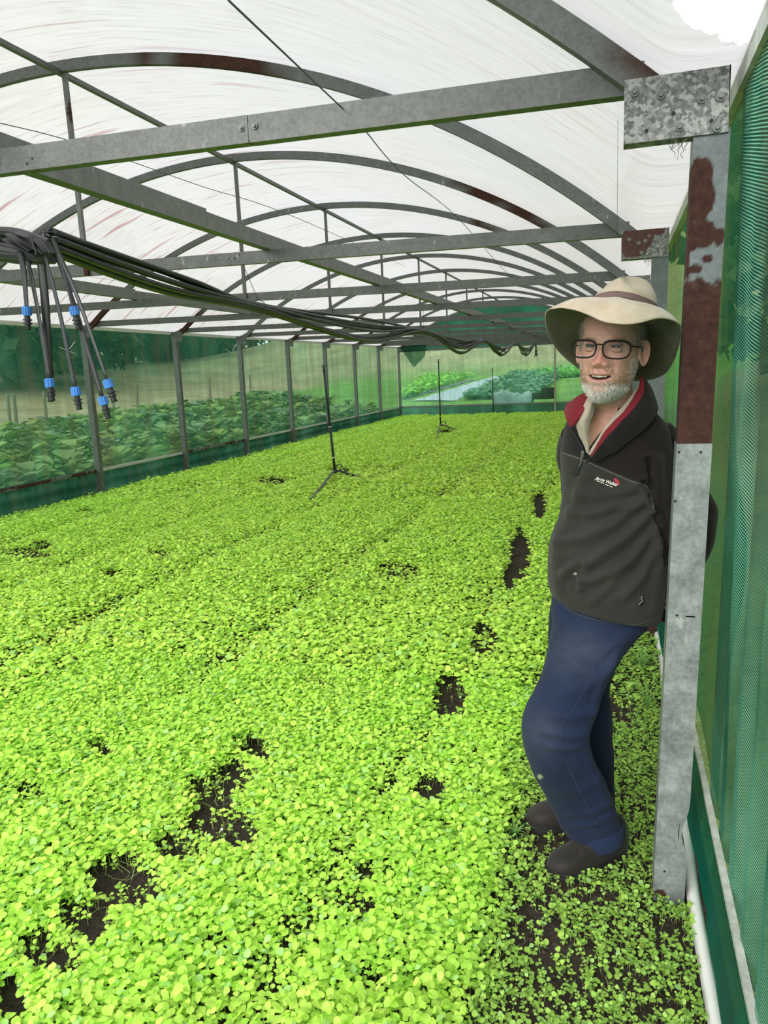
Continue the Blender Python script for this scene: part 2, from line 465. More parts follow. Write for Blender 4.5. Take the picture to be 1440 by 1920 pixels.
def grid(x0, x1, y0, y1, nx, ny, zf):
    X, Yg = np.meshgrid(np.linspace(x0, x1, nx), np.linspace(y0, y1, ny))
    Z = zf(X, Yg)
    V = np.stack([X.ravel(), Yg.ravel(), Z.ravel()], 1)
    i = np.arange(nx * ny).reshape(ny, nx)
    Fq = np.stack([i[:-1, :-1].ravel(), i[:-1, 1:].ravel(), i[1:, 1:].ravel(), i[1:, :-1].ravel()], 1)
    return V, Fq
V, Fq = grid(-2.6, .30, .9, 4.4, 300, 360, soilz)
V2, F2 = grid(XL - .05, .30, -1.5, 25.2, 150, 300, lambda x, y: np.where((x > -2.6) & (y > .9) & (y < 4.4), -.03, 0) + (fbm(x * 3, y * 3, 2) - .5) * .02 - .004)
fl = mesh('floor', np.concatenate([V, V2]), np.concatenate([Fq, F2 + len(V)]), M_SOIL, smooth=False)
tag(fl, 'dark damp soil under the seedlings inside the tunnel', 'soil', kind='structure')

# terrain outside
def terr(x, y):
    x = np.asarray(x, float); y = np.asarray(y, float)
    z = np.full(np.broadcast(x, y).shape, -.05)
    z = z + np.where(y > 27, (y - 27) * .045, 0) * sst(-34, -12, x)      # garden beds rise gently
    z = z + .30 * np.clip(y - 52, 0, 60) * sst(-50, -20, x)     # hay hill beyond the end
    L = np.clip(-x - 21, 0, 200)
    z = z + L * (.050 + .0015 * np.clip(y, 0, 60))                          # hay slope beyond the left fence
    z = z + np.clip(x - 1.6, 0, 6) * .55                                  # bank beyond the right wall
    return z + (fbm(x * .3, y * .3, 41) - .5) * .25 * sst(9, 14, np.abs(x + 3.5)) 
def m_terr():
    m, nt, out = mat('rough grass and hay ground')
    v = coord(nt); n = noise(nt, v, .5, 5, .6); n2 = noise(nt, coord(nt, 'Object', (3, 3, .5)), 1.5, 5, .7)
    at = N(nt, 'Attribute', attribute_name='Col')
    c = mixc(nt, .6, at.outputs['Color'], ramp(nt, n, [(.3, (.55, .6, .5)), (.7, (1.5, 1.4, 1.3))]).outputs[0], 'MULTIPLY')
    c = mixc(nt, .5, c, ramp(nt, n2, [(.3, (.6, .6, .6)), (.7, (1.3, 1.3, 1.3))]).outputs[0], 'MULTIPLY')
    princ(nt, out, c, .95, 0, bump(nt, n2, .6, .1), .1)
    return m
V, Fq = grid(-90, 30, -12, 140, 160, 200, terr)
x, y = V[:, 0], V[:, 1]
V = V.copy(); inside = (x > XL - .2) & (x < .35) & (y < 25.5) & (y > -2); V[:, 2] -= inside * .3
hay = np.array([.40, .32, .20]); gr = np.array([.16, .30, .07]); dk = np.array([.06, .13, .04]); ol = np.array([.21, .20, .11])
col = np.tile(gr, (len(V), 1))
f = sst(20, 23, -x)[:, None]; col = col * (1 - f) + hay * f
f = (sst(50, 56, y) * sst(-60, -40, x))[:, None]; col = col * (1 - f) + np.array([.30, .29, .17]) * f
f = (sst(.3, .8, x) * (1 - sst(25, 30, y)))[:, None]; col = col * (1 - f) + ol * f
f = (sst(8, 14, (-x - 40)) * (1 - sst(28, 45, y)))[:, None]; col = col * (1 - f) + dk * f
gd = mesh('ground', V, Fq, m_terr(), smooth=True, attrs={'Col': col})
tag(gd, 'rough green and hay coloured ground outside the tunnel', 'ground', kind='structure')

# ---------------------------------------------------------------- roof film
nx, ny = 150, 260
ts = np.linspace(-1.038, 1.040, nx); ys = np.linspace(1.0, 25.3, ny)
T, Yg = np.meshgrid(ts, ys)
a = T * TH
bay = np.abs(((Yg - Y1) / SP) % 1 - .5) * 2          # 1 at a hoop
off = .055 - .02 * (1 - bay ** 2) + (fbm(T * 9, Yg * 1.4, 4) - .5) * .02
X = XC + (RR + off) * np.sin(a); Z = ZA - RR + (RR + off) * np.cos(a); Z = Z + (XR - X) / (XR - XL) * .135
def smax(p, q, k=45.0): return q + np.logaddexp(0, k * (p - q)) / k
Z = np.where(X > -3.4, smax(Z, 2.292), smax(Z, 2.425))
V = np.stack([X.ravel(), Yg.ravel(), Z.ravel()], 1)
i = np.arange(nx * ny).reshape(ny, nx)
# finer strip of film above the right front corner, where a torn hole shows the sky
Fq = np.stack([i[:-1, :-1].ravel(), i[:-1, 1:].ravel(), i[1:, 1:].ravel(), i[1:, :-1].ravel()], 1)
ctr = V[Fq].mean(1)
fine = (ctr[:, 0] > -.55) & (ctr[:, 1] < 2.6) & (ctr[:, 1] > .2)
t0 = ts[np.searchsorted(ts, T.ravel()[Fq[fine]].min()) ]; t1 = 1.012
UV = np.stack([(T.ravel() + 1) * TH * RR, Yg.ravel()], 1)
yF = Yg.ravel()[Fq[fine]]; y0f, y1f = yF.min(), yF.max()
tF = T.ravel()[Fq[fine]]; t0f, t1f = tF.min(), tF.max()
Tf, Yf = np.meshgrid(np.linspace(t0f, t1f, 170), np.linspace(y0f, y1f, 330))
af = Tf * TH; bayf = np.abs(((Yf - Y1) / SP) % 1 - .5) * 2; of_ = .055 - .02 * (1 - bayf ** 2) + (fbm(Tf * 9, Yf * 1.4, 4) - .5) * .02
Xf = XC + (RR + of_) * np.sin(af); Zf = ZA - RR + (RR + of_) * np.cos(af); Zf = Zf + (XR - Xf) / (XR - XL) * .135; Zf = smax(Zf, 2.292)
Vf = np.stack([Xf.ravel(), Yf.ravel(), Zf.ravel()], 1)
j = np.arange(Tf.size).reshape(Tf.shape)
Ff = np.stack([j[:-1, :-1].ravel(), j[:-1, 1:].ravel(), j[1:, 1:].ravel(), j[1:, :-1].ravel()], 1)
cf = Vf[Ff].mean(1); pf = proj(cf)
uu = pf[:, 0]; vv = pf[:, 1]
edge_v = np.interp(uu, [1256, 1262, 1275, 1290, 1305, 1320, 1330, 1345, 1355, 1375, 1395, 1404, 1412, 1425, 1440], [-60, 12, 28, 42, 52, 60, 68, 66, 80, 76, 84, 80, 60, 38, -10])
edge_v = edge_v + (fbm(uu / 14, vv / 14, 8, 4) - .5) * 22
hole = (uu > 1256) & (uu < 1436) & (vv < edge_v) & (pf[:, 2] > 0) & (vv > -210)
Ff = Ff[~hole]
UVf = np.stack([(Tf.ravel() + 1) * TH * RR, Yf.ravel()], 1)
roof = mesh('ceiling', np.concatenate([V, Vf]), np.concatenate([Fq[~fine], Ff + len(V)]), M_FILM, smooth=True, uv=np.concatenate([UV, UVf]))
tag(roof, 'milky white plastic film roof with red and grey streaks, torn at the near right corner', 'plastic roof', kind='structure')

# ---------------------------------------------------------------- shade cloth walls
N_LEFT = m_net('green shade cloth left', (.030, .14, .085), (.62, .80, .70), .56, .65, 0, 3.0, dirtcol=(.13, .12, .07))
N_LOW = m_net('dark green shade cloth skirt', (.012, .062, .042), (.3, .6, .5), .10, .15, 0, 1.0)
N_END = m_net('pale green shade cloth end', (.07, .26, .19), (.72, .86, .78), .66, .3, 0, 5.0)
N_GAB = m_net('deep green shade cloth gable', (.008, .125, .085), (.25, .6, .5), .10, .2, 0, 7.0)
N_RIGHT = m_net('green knitted shade cloth right', (.012, .11, .07), (.56, .64, .52), .44, .85, 40, 2.0, dirtcol=(.06, .08, .05), wrot=math.radians(-14), wcol=(.30, .72, .55))
N_RIGHTB = m_net('olive stained shade cloth', (.03, .17, .08), (.50, .65, .42), .40, .9, 0, 9.0, dirtcol=(.13, .15, .05))
N_SKR = m_net('draped green shade cloth skirt', (.006, .11, .075), (.4, .7, .55), .20, .45, 44, 4.0, dirtcol=(.05, .07, .04), wrot=math.radians(30), wcol=(.02, .17, .12))

def panel(xf, y0, y1, z0, z1, ny, nz, u_is='y'):
    A, B = np.meshgrid(np.linspace(y0, y1, ny), np.linspace(z0, z1, nz))
    return A, B
def wallmesh(name, x0, y0, y1, zlo, zhi, ny, nz, amp, m, label, seed=0, bulge=None):
    A, B = np.meshgrid(np.linspace(y0, y1, ny), np.linspace(0, 1, nz))
    zz = zlo + (zhi - zlo) * B
    X = x0 + amp * (fbm(A * 2.2, B * .8 + seed, 50 + seed) - .5) * 2 + amp * .5 * (fbm(A * 9, B * 1.5, 60 + seed) - .5)
    if bulge is not None: X = X + bulge(A, B)
    V = np.stack([X.ravel(), A.ravel(), zz.ravel()], 1)
    i = np.arange(A.size).reshape(A.shape)
    Fq = np.stack([i[:-1, :-1].ravel(), i[:-1, 1:].ravel(), i[1:, 1:].ravel(), i[1:, :-1].ravel()], 1)
    o = mesh(name, V, Fq, m, smooth=True)
    return tag(o, label, 'shade cloth', kind='structure')
wallmesh('wall_left', XL - .075, -1.0, 25.2, .38, 2.40, 240, 16, .010, N_LEFT, 'see-through green shade cloth along the left side above the bottom rail')
def folds(A, B): return .03 * np.sin(B * 17 + 5 * fbm(A * .6, B * .5, 70)) * (1 - B * .5) * .6
wallmesh('wall_left', XL - .06, -1.0, 25.2, .0, .40, 300, 24, .02, N_LOW, 'dark green folded shade cloth skirt below the left bottom rail', 1, folds)
# right wall: near bay, then the rest
wallmesh('wall_right', XR + .075, .2, YK(1) + .03, .300, 2.26, 150, 90, .014, N_RIGHT, 'near emerald knitted shade cloth beside the big rust patched post', 2,
         lambda A, B: .012 * (1 - B) * np.sin(A * 31 + 2.5 * B))
wallmesh('wall_right', XR + .085, YK(1) + .03, 25.2, .300, 2.26, 460, 60, .012, N_RIGHTB, 'olive stained green shade cloth beyond the rust patched post on the right', 3,
         lambda A, B: .075 * np.exp(-((A - 2.38) / .22) ** 2 - ((B - .36) / .16) ** 2))
wallmesh('wall_right', XR + .055, .2, 25.2, .02, .355, 340, 24, .016, N_SKR, 'draped green shade cloth skirt under the right bottom rail', 4,
         lambda A, B: -.028 * np.sin(np.clip(B, 0, 1) * math.pi) * (.6 + .8 * vn(A * 3, A * 0, 5)) + .012 * np.sin(A * 26) * (1 - B))
# far end: net, skirt, gable, frame
YE = YK(11) + .10
def endpatch(name, x0, x1, zlo, zhi, m, label, nx=60, nz=14, amp=.02, cat='shade cloth'):
    A, B = np.meshgrid(np.linspace(x0, x1, nx), np.linspace(0, 1, nz))
    zh = np.array([zhi(t) for t in np.linspace(x0, x1, nx)]) if callable(zhi) else zhi
    zz = zlo + (zh - zlo) * B
    Yy = YE + amp * (fbm(A * 2, B * 6, 80) - .5) * 2
    V = np.stack([A.ravel(), Yy.ravel(), zz.ravel()], 1)
    i = np.arange(A.size).reshape(A.shape)
    Fq = np.stack([i[:-1, :-1].ravel(), i[:-1, 1:].ravel(), i[1:, 1:].ravel(), i[1:, :-1].ravel()], 1)
    return tag(mesh(name, V, Fq, m, smooth=True), label, cat, kind='structure')
endpatch('wall_back', XL, XR, .36, 2.28, N_END, 'pale see-through green shade cloth closing the far end')
endpatch('wall_back', XL, XR, .0, .38, m_net('grey green folded cloth', (.05, .17, .12), (.4, .6, .5), .08, .2, 0, 8), 'grey green folded skirt along the foot of the far end', amp=.03)
def archz(x):
    q = RR * RR - (x - XC) ** 2
    return ZA - RR + math.sqrt(max(q, 0)) + tilt(x)
endpatch('wall_back', XL + .1, XR - .1, 2.26, archz, N_GAB, 'deep green shade cloth gable under the farthest hoop')

# ---------------------------------------------------------------- steel frame
def rustfield(V, zones, seed=0, sc=18):
    """zones: list of (xc, zc, rx, rz, strength) on the face, in world x/z"""
    x, z = V[:, 0], V[:, 2]
    f = np.zeros(len(V)) - 1
    nz = (fbm(x * sc * 1.5 + 7, z * sc * 1.5, 90 + seed, 4) - .5) * 1.9
    for xc, zc, rx, rz, s in zones:
        q = 1 - np.sqrt(((x - xc) / rx) ** 2 + ((z - zc) / rz) ** 2)
        f = np.maximum(f, q * 1.4 * s)
    return sst(-.03, .10, f + nz * .6) * (f > -.6)

def boltmb(p, axis, r=.009):
    b = MB(); p = np.array(p, float); ax = np.array(axis, float)
    b.cyl(p, ax, r * 1.35, .0025, 14); b.cyl(p + ax * .0025, ax, r * .75, .007, 6)
    return b
def rpost(k):
    y = YK(k) + (.008 if k == 1 else 0)
    near = k == 1
    root = empty('steel_post', (XR, y, 0), {1: 'rust patched galvanised steel post the man leans on', 2: 'grey steel post showing just above and behind the hat'}.get(k, ORD[k] + ' right hand steel post down the tunnel'), 'post', 'right hand wall posts')
    wd = .084; dp = .075
    # top centre and foot centre; the near one leans a little
    tx, bx = (XR, XR - .048) if near else (XR, XR - .012)
    ztop = 2.15
    def block(name, z0, z1, w_, d_, m, zones, notch=False, seed=0):
        nz = max(2, int((z1 - z0) / (.006 if near else .05))); nx = 22 if near else 3
        zz = np.linspace(z0, z1, nz); V = []; Fc = []
        per = []
        for a in np.linspace(-.5, .5, nx): per.append((a, -.5))
        for a in np.linspace(-.5, .5, 4)[1:]: per.append((.5, a))
        for a in np.linspace(.5, -.5, 4)[1:]: per.append((a, .5))
        for a in np.linspace(.5, -.5, 4)[1:-1]: per.append((-.5, a))
        n = len(per)
        for z in zz:
            cx = bx + (tx - bx) * z / ztop
            for a, b in per:
                X = cx + a * w_
                if notch and a > 0:
                    X -= (a * 2) * .018 * math.exp(-((z - .235) / .055) ** 2) * (1 if a > .3 else .5)
                rr = .004
                V.append((X, y + b * d_, z))
        for i in range(nz - 1):
            for j in range(n):
                k2 = (j + 1) % n
                Fc.append((i * n + j, i * n + k2, (i + 1) * n + k2, (i + 1) * n + j))
        Fc.append(tuple(range(n))[::-1]); Fc.append(tuple((nz - 1) * n + j for j in range(n)))
        V = np.array(V)
        return mesh(name, V, Fc, m, root, attrs={'rust': rustfield(V, zones, seed)})
    if near:
        def w3(u, v): p = aty(u, v, y - dp / 2); return p[0], p[2]
        Zn = []
        for u, v, ru, rv, s_ in [(1312, 330, 22, 30, 1.2), (1308, 368, 26, 40, 1.2), (1300, 395, 22, 18, 1), (1312, 440, 24, 22, 1), (1296, 458, 12, 14, 1), (1350, 445, 9, 14, .9), (1326, 485, 9, 7, 1), (1300, 505, 14, 8, .6), (1290, 480, 4, 40, .6)]:
            c = w3(u, v); Zn.append((c[0], c[1], ru / 1400 * 2.05, rv / 1400 * 2.05, s_))
        c = w3(1300, 690); Zn.append((c[0], c[1] - .015, .30, .235, 2.4))
        zj = w3(1296, 832)[1]
        block('post_shaft', zj, ztop, wd, dp, M_POST, Zn, seed=1)
        c = w3(1232, 1668)
        block('post_foot', .0, zj, wd + .004, dp + .004, M_POSTLO, [(c[0] + .01, c[1] - .012, .018, .014, 1.0)], True, seed=2)
        d_ = y - dp / 2 - .0015; mh_ = simple('black hole', (.01, .01, .01))
        for u, v in ((1273, 848), (1314, 848), (1266, 940), (1269, 1154), (1246, 1634), (1223, 1676)):
            p = aty(u, v, d_ - .001); b = MB(); b.cyl((p[0], d_ - .0012, p[2]), (0, 1, 0), .0036, .004, 10); b.build('screw_hole', mh_, root)
        b = MB(); p = aty(1293, 1156, d_); b.beam((p[0] - .01, d_, p[2]), (p[0] + .014, d_, p[2]), .001, .004); b.build('scratch', simple('pale scratch', (.6, .6, .6)), root)
    else:
        block('post_shaft', 0, ztop, wd, dp, M_POST, [(XR, .02, .1, .10, .9)], seed=k)
    # gusset plate with returned bottom lip
    if near:
        x0, x1, z1, z0 = .0105, .254, 2.288, 2.139
    else:
        x0, x1, z1, z0 = .018, .258, 2.285, 2.14
    yf = y - dp / 2 - .004
    nxp, nzp = (50, 34) if k <= 2 else (6, 4)
    Xp, Zp = np.meshgrid(np.linspace(x0, x1, nxp), np.linspace(z0, z1, nzp))
    Zp = Zp + (Xp - x0) * (-.005)
    Vp = np.stack([Xp.ravel(), np.full(Xp.size, yf - .004), Zp.ravel()], 1)
    i = np.arange(Xp.size).reshape(Xp.shape)
    Fp = np.stack([i[:-1, :-1].ravel(), i[:-1, 1:].ravel(), i[1:, 1:].ravel(), i[1:, :-1].ravel()], 1)
    zon = [] if near else ([(.085, 2.225, .10, .075, 1.3), (.17, 2.268, .07, .02, 1.0)] if k == 2 else [(.1, 2.22, .08, .05, .7 if k % 2 else 0)])
    lip = [[x0, yf - .004, z0], [x1, yf - .004, z0], [x1, yf + .026, z0 - .006], [x0, yf + .026, z0 - .006],
           [x1, yf - .004, z1], [x1, yf + .05, z1], [x1, yf + .05, z0], [x0, yf + .0, z0], [x0, yf, z1]]
    n0 = len(Vp); Vp = np.concatenate([Vp, lip])
    Fl = [tuple(int(q) for q in f) for f in Fp] + [(n0, n0 + 3, n0 + 2, n0 + 1), (n0 + 1, n0 + 6, n0 + 5, n0 + 4)]
    pl = mesh('bracket_plate', Vp, Fl, M_SPANG, root, attrs={'rust': rustfield(Vp, zon, 3 + k, 30) if zon else np.zeros(len(Vp))})
    if k == 2: tag(pl, 'half rusted bracket plate')
    md = pl.modifiers.new('thick', 'SOLIDIFY'); md.thickness = .003
    if k <= 2:
        bl = [(1190, 173), (1239, 178), (1316, 185), (1351, 181), (1274, 238), (1345, 239)] if near else [(1180, 449), (1198, 456), (1203, 474), (1210, 452)]
        for u, v in bl:
            p = aty(u, v, yf - .006); boltmb((p[0], yf - .006, p[2]), (0, -1, 0), .008).build('bolt', M_GALVL, pl)
        if near:
            mh_ = simple('dark hole', (.012, .012, .012))
            for u, v in ((1212, 245), (1334, 226), (1263, 212)):
                p = aty(u, v, yf - .006); b = MB(); b.cyl((p[0], yf - .0062, p[2]), (0, 1, 0), .0045, .002, 12); b.build('bolt_hole', mh_, pl)
        # cobweb and dust under the plate
        b = MB(); r2 = random.Random(5)
        bx0 = (.135 if near else .15); 
        for q in range(14):
            p = np.array([bx0 + r2.uniform(-.02, .03), yf + r2.uniform(0, .03), z0]); pts = [p]
            for s_ in range(4):
                p = p + np.array([r2.uniform(-.008, .008), 0, -r2.uniform(.001, .007) * (1 if q % 4 else 2)]); pts.append(p.copy())
            b.tube(pts, .0009, 3)
        b.build('cobweb', simple('grey cobweb', (.25, .23, .2)), root)
    return root
for k in range(1, NB + 1): rpost(k)

def lpost(k):
    y = YK(k)
    root = empty('steel_post', (XL, y, 0), f'{ORD[k]} left hand steel post' if k > 4 and k < 11 else ('first full left hand steel post beside the hanging hoses' if k == 4 else ('left hand steel post in the far corner' if k == 11 else ORD[k] + ' left hand post')), 'post', 'left hand wall posts')
    b = MB(); b.beam((XL, y, 0), (XL + .006, y, 2.28), .075, .084, up=(1, 0, 0)); b.build('post_shaft', M_GALV, root)
    b = MB(); b.beam((XL + .18, y - .042, 2.33), (XL - .03, y - .042, 2.345), .004, .15); b.beam((XL + .18, y - .03, 2.255), (XL - .03, y - .03, 2.27), .03, .004)
    p = b.build('bracket_plate', M_GALV, root)
    for q in range(3): boltmb((XL + .02 + .055 * q, y - .045, 2.36 - .02 * (q % 2)), (0, -1, 0), .007).build('bolt', M_GALVL, p)
    return root
for k in range(3, NB + 1): lpost(k)

# roof hoops
H_PROF = [(-.019, -.033), (.019, -.033), (.019, .033), (-.019, .033)]
for k in range(1, NB + 1):
    y = YK(k) - .012
    P = []; U = []
    for t in np.linspace(-.995, .995, 61):
        x, z = arc(t); P.append((x, y, z)); U.append((math.sin(t * TH), 0, math.cos(t * TH)))
    b = MB(); b.profile(P, H_PROF, up=U)
    V = np.array(b.V); xs = V[:, 0]
    r = np.zeros(len(V))
    if k == 2: r = sst(-2.86, -2.80, xs) * (1 - sst(-1.95, -1.90, xs)) * (1 - sst(-2.77, -2.70, xs) * (1 - sst(-2.66, -2.60, xs)))
    if k == 1: r = sst(.04, .12, xs + .1 * fbm(xs * 20, V[:, 2] * 20))
    if k == 3: r = sst(-1.32, -1.28, xs) * (1 - sst(-.62, -.58, xs)) * (1 - sst(-1.05, -1.0, xs) * (1 - sst(-.98, -.94, xs)))
    if k == 4: r = sst(-1.6, -1.55, xs) * (1 - sst(-1.45, -1.4, xs)) + (1 - sst(-6.6, -6.2, xs))
    if k in (5, 7): r = (1 - sst(-6.7, -6.4, xs))
    if k >= 8: r = (1 - sst(-6.7, -5.6, xs)) * .9
    # split each hoop segment finely enough for the rust edge
    o = b.build('roof_hoop', M_POST if False else M_GALVR, smooth=False, attrs={'rust': r}) if 'M_GALVR' in globals() else None
    if o is None:
        M_GALVR = galv('galvanised hoop with rust', (.235, .25, .245), 0, rustattr=True)
        o = b.build('roof_hoop', M_GALVR, smooth=False, attrs={'rust': r})
    tag(o, {1: 'nearest curved steel roof hoop at the top right corner', 2: 'second curved roof hoop with a long rusty stretch at its crown', 3: 'third curved roof hoop with rusty patches on its right shoulder', 11: 'farthest curved roof hoop framing the green gable'}.get(k, f'{ORD[k]} curved steel roof hoop counted from the camera'), 'roof hoop', 'curved roof hoops')

# tie beams (cold rolled channels)
def TZ(x): return 2.302 + (XR - x) / (XR - XL) * .135
C_PROF = [(-.02, -.038), (.02, -.038), (.02, -.030), (-.015, -.030), (-.015, .030), (.02, .030), (.02, .038), (-.02, .038)]
for k in range(1, NB + 1):
    y = YK(k) + .030
    root = empty('tie_beam', (XC, y, TZ(XC)), {1: 'nearest long grey tie beam crossing the upper picture', 2: 'second long grey tie beam with white spatter on its right half', 11: 'farthest tie beam across the foot of the gable'}.get(k, f'{ORD[k]} long grey tie beam counted from the camera'), 'tie beam', 'cross tie beams')
    xj = -1.05 if k == 1 else (-2.35 if k == 2 else -2.9 + .3 * (k % 3))
    for x0, x1, dy in ((XL + .02, xj - .002, 0), (xj, XR - .16, .002)):
        b = MB(); b.profile([(x, y + dy, TZ(x) - .0) for x in np.linspace(x0, x1, 12)], [(-s_, u_) for s_, u_ in C_PROF][::-1])
        b.build('beam_half', M_GALV, root)
    if k <= 3:
        for dx in (-.022, .022): boltmb((xj + dx, y - .021, TZ(xj) + .004), (0, -1, 0), .007).build('bolt', M_GALVL, root)
    if k == 1:
        d_ = y - .0215; mh_ = simple('beam hole', (.01, .01, .01))
        for u, v in ((60, 297), (50, 307)):
            p = aty(u, v, d_); b = MB(); b.cyl((p[0], d_, p[2]), (0, 1, 0), .004, .002, 10); b.build('screw_hole', mh_, root)

# ridge purlin and hanger rods
b = MB(); zr = 3.592
b.beam((-3.457, -1, zr - .003), (-3.457, 25.1, zr - .003), .034, .030); b.build('ridge_purlin', M_GALV)
tag(bpy.data.objects['ridge_purlin'], 'long slim purlin running under the crowns of the hoops', 'purlin')
for k in range(1, NB):
    y = YK(k) - .005
    b = MB(); b.beam((-3.430, y, TZ(-3.43) - .04), (-3.430, y, zr + .02), .030, .024, up=(0, 1, 0))
    o = b.build('hanger_rod', M_RUSTY if k == 2 else M_GALV)
    tag(o, {2: 'nearest rusty upright hanger between crown and tie beam'}.get(k, f'{ORD[k]} thin upright hanger between purlin and tie beam'), 'hanger', 'upright hangers')
# two long channels lying on the ties
for nm, xs, y0, y1, lab in (('long_channel', -2.10, .2, 25, 'long grey steel channel lying on the ties right of the hoses'), ('long_channel', -4.68, 1, 25, 'long pale steel channel lying on the ties nearer the left wall')):
    root = empty(nm, (xs, 10, 2.4), lab, 'steel channel', 'long channels on the ties')
    zb = TZ(xs) + .040
    for q, (a_, b_) in enumerate(((y0, YK(2) - .75 if xs > -3 else YK(3)), (YK(2) - .75 if xs > -3 else YK(3), y1))):
        b = MB(); h_ = .085 if q else .10
        b.profile([(xs, yy, zb + h_ / 2) for yy in np.linspace(a_, b_ - .002, 14)], [(-p_, q_) for p_, q_ in [(-.03, -h_ / 2), (.03, -h_ / 2), (.03, -h_ / 2 + .02), (.026, -h_ / 2 + .02), (.026, -h_ / 2 + .004), (-.026, -h_ / 2 + .004), (-.026, h_ / 2 - .004), (.026, h_ / 2 - .004), (.026, h_ / 2 - .02), (.03, h_ / 2 - .02), (.03, h_ / 2), (-.03, h_ / 2)]][::-1])
        b.build('channel_length', M_GALVL, root)
# eave rails and bottom rails
def rail(name, p0, p1, wd, ht, m, lab, cat='rail', up=(0, 0, 1)):
    b = MB(); b.beam(p0, p1, wd, ht, up); return tag(b.build(name, m), lab, cat)
M_EAVE = simple('pale film wrapped rail', (.48, .48, .45), .7, 18, .25)
rail('eave_rail', (XR + .078, .2, 2.272), (XR + .078, 25.2, 2.272), .034, .055, M_EAVE, 'pale eave rail along the top of the right wall')
rail('eave_rail', (XL - .05, -1, 2.40), (XL - .05, 25.2, 2.40), .03, .05, M_EAVE, 'pale eave rail along the top of the left wall')
rail('bottom_rail', (XR + .050, .2, .352), (XR + .050, 25.2, .352), .016, .016, simple('weathered pale rail', (.42, .42, .38), .7, 40, .3), 'thin pale bottom rail along the right wall')
for k in range(3, NB):
    root_y0, root_y1 = YK(k) + .045, YK(k + 1) - .045
    o = rail('bottom_rail', (XL - .03, root_y0, .375), (XL - .03, root_y1, .375), .03, .042, M_RUSTY if k in (3, 5) else M_EAVE, f'bottom rail of the left wall, bay after the {ORD[k]} left post', 'rail')
    o['group'] = 'left wall bottom rails'
rail('bottom_rail', (XL, YE - .03, .375), (XR, YE - .03, .375), .03, .05, M_GALVL, 'pale rail across the foot of the far end')
rail('end_rail', (XL, YE - .03, 2.27), (XR, YE - .03, 2.27), .04, .06, M_GALVL, 'pale rail across the top of the far end netting')
rail('end_post', (-1.90, YE - .05, 0), (-1.90, YE - .05, 2.3), .055, .055, simple('pale timber', (.42, .38, .30), .8, 30), 'pale upright post right of centre at the far end', 'post', up=(0, 1, 0))
# white plastic strip lying along the foot of the right wall
A = np.linspace(.5, 5.5, 120)
prof = [(-.045, .02), (-.03, .045), (-.012, .05), (.0, .03), (-.01, .005), (-.035, .0)]
b = MB(); b.profile([(XR + .047 + .004 * float(sst(2.2, 2.9, q)) + .006 * math.sin(q * 5), q, .012 + .006 * math.sin(q * 3)) for q in A], [(x_ * .85, z_ * .55) for x_, z_ in prof])
tag(b.build('plastic_strip', simple('cream white plastic', (.78, .76, .70), .5, 10, .08), smooth=True), 'creased cream white plastic strip along the foot of the right wall', 'plastic strip')
# ---------------------------------------------------------------- seedlings
def leaf_template(rows, seed, lobes=.0, fold=.18, droop=.35):
    """unit leaf along +x, width along y; rows of (t, halfwidth)."""
    r = np.random.default_rng(seed); V = [(0, 0, 0)]; 
    for t, wd in rows:
        z = -droop * t * t * .5 + .12 * t
        a = 1 + lobes * r.uniform(-1, 1); b = 1 + lobes * r.uniform(-1, 1)
        V += [(t + lobes * .1 * r.uniform(-1, 1), -wd * a, z + fold * wd), (t, 0, z), (t + lobes * .1 * r.uniform(-1, 1), wd * b, z + fold * wd)]
    V.append((1.0, 0, -droop * .5 + .10))
    n = len(rows); F = [(0, 1, 2), (0, 2, 3)]
    for i in range(n - 1):
        o = 1 + 3 * i
        F += [(o, o + 3, o + 1), (o + 1, o + 3, o + 4), (o + 1, o + 4, o + 2), (o + 2, o + 4, o + 5)]
    o = 1 + 3 * (n - 1); T = len(V) - 1
    F += [(o, T, o + 1), (o + 1, T, o + 2)]
    return np.array(V, float), np.array(F, int)
T_NEAR = [leaf_template([(.10, .16), (.30, .31), (.52, .38), (.74, .35), (.92, .20)], s_, .24) for s_ in range(5)]
T_COT = [leaf_template([(.18, .26), (.50, .42), (.80, .40)], 20 + s_, .05, .10) for s_ in range(3)]
T_MID = [leaf_template([(.28, .36), (.72, .38)], 40 + s_, .14) for s_ in range(4)]
T_FAR = [(np.array([(0, 0, 0), (.5, -.42, .06), (1, 0, -.08), (.5, .42, .06)], float), np.array([(0, 1, 2), (0, 2, 3)], int))]

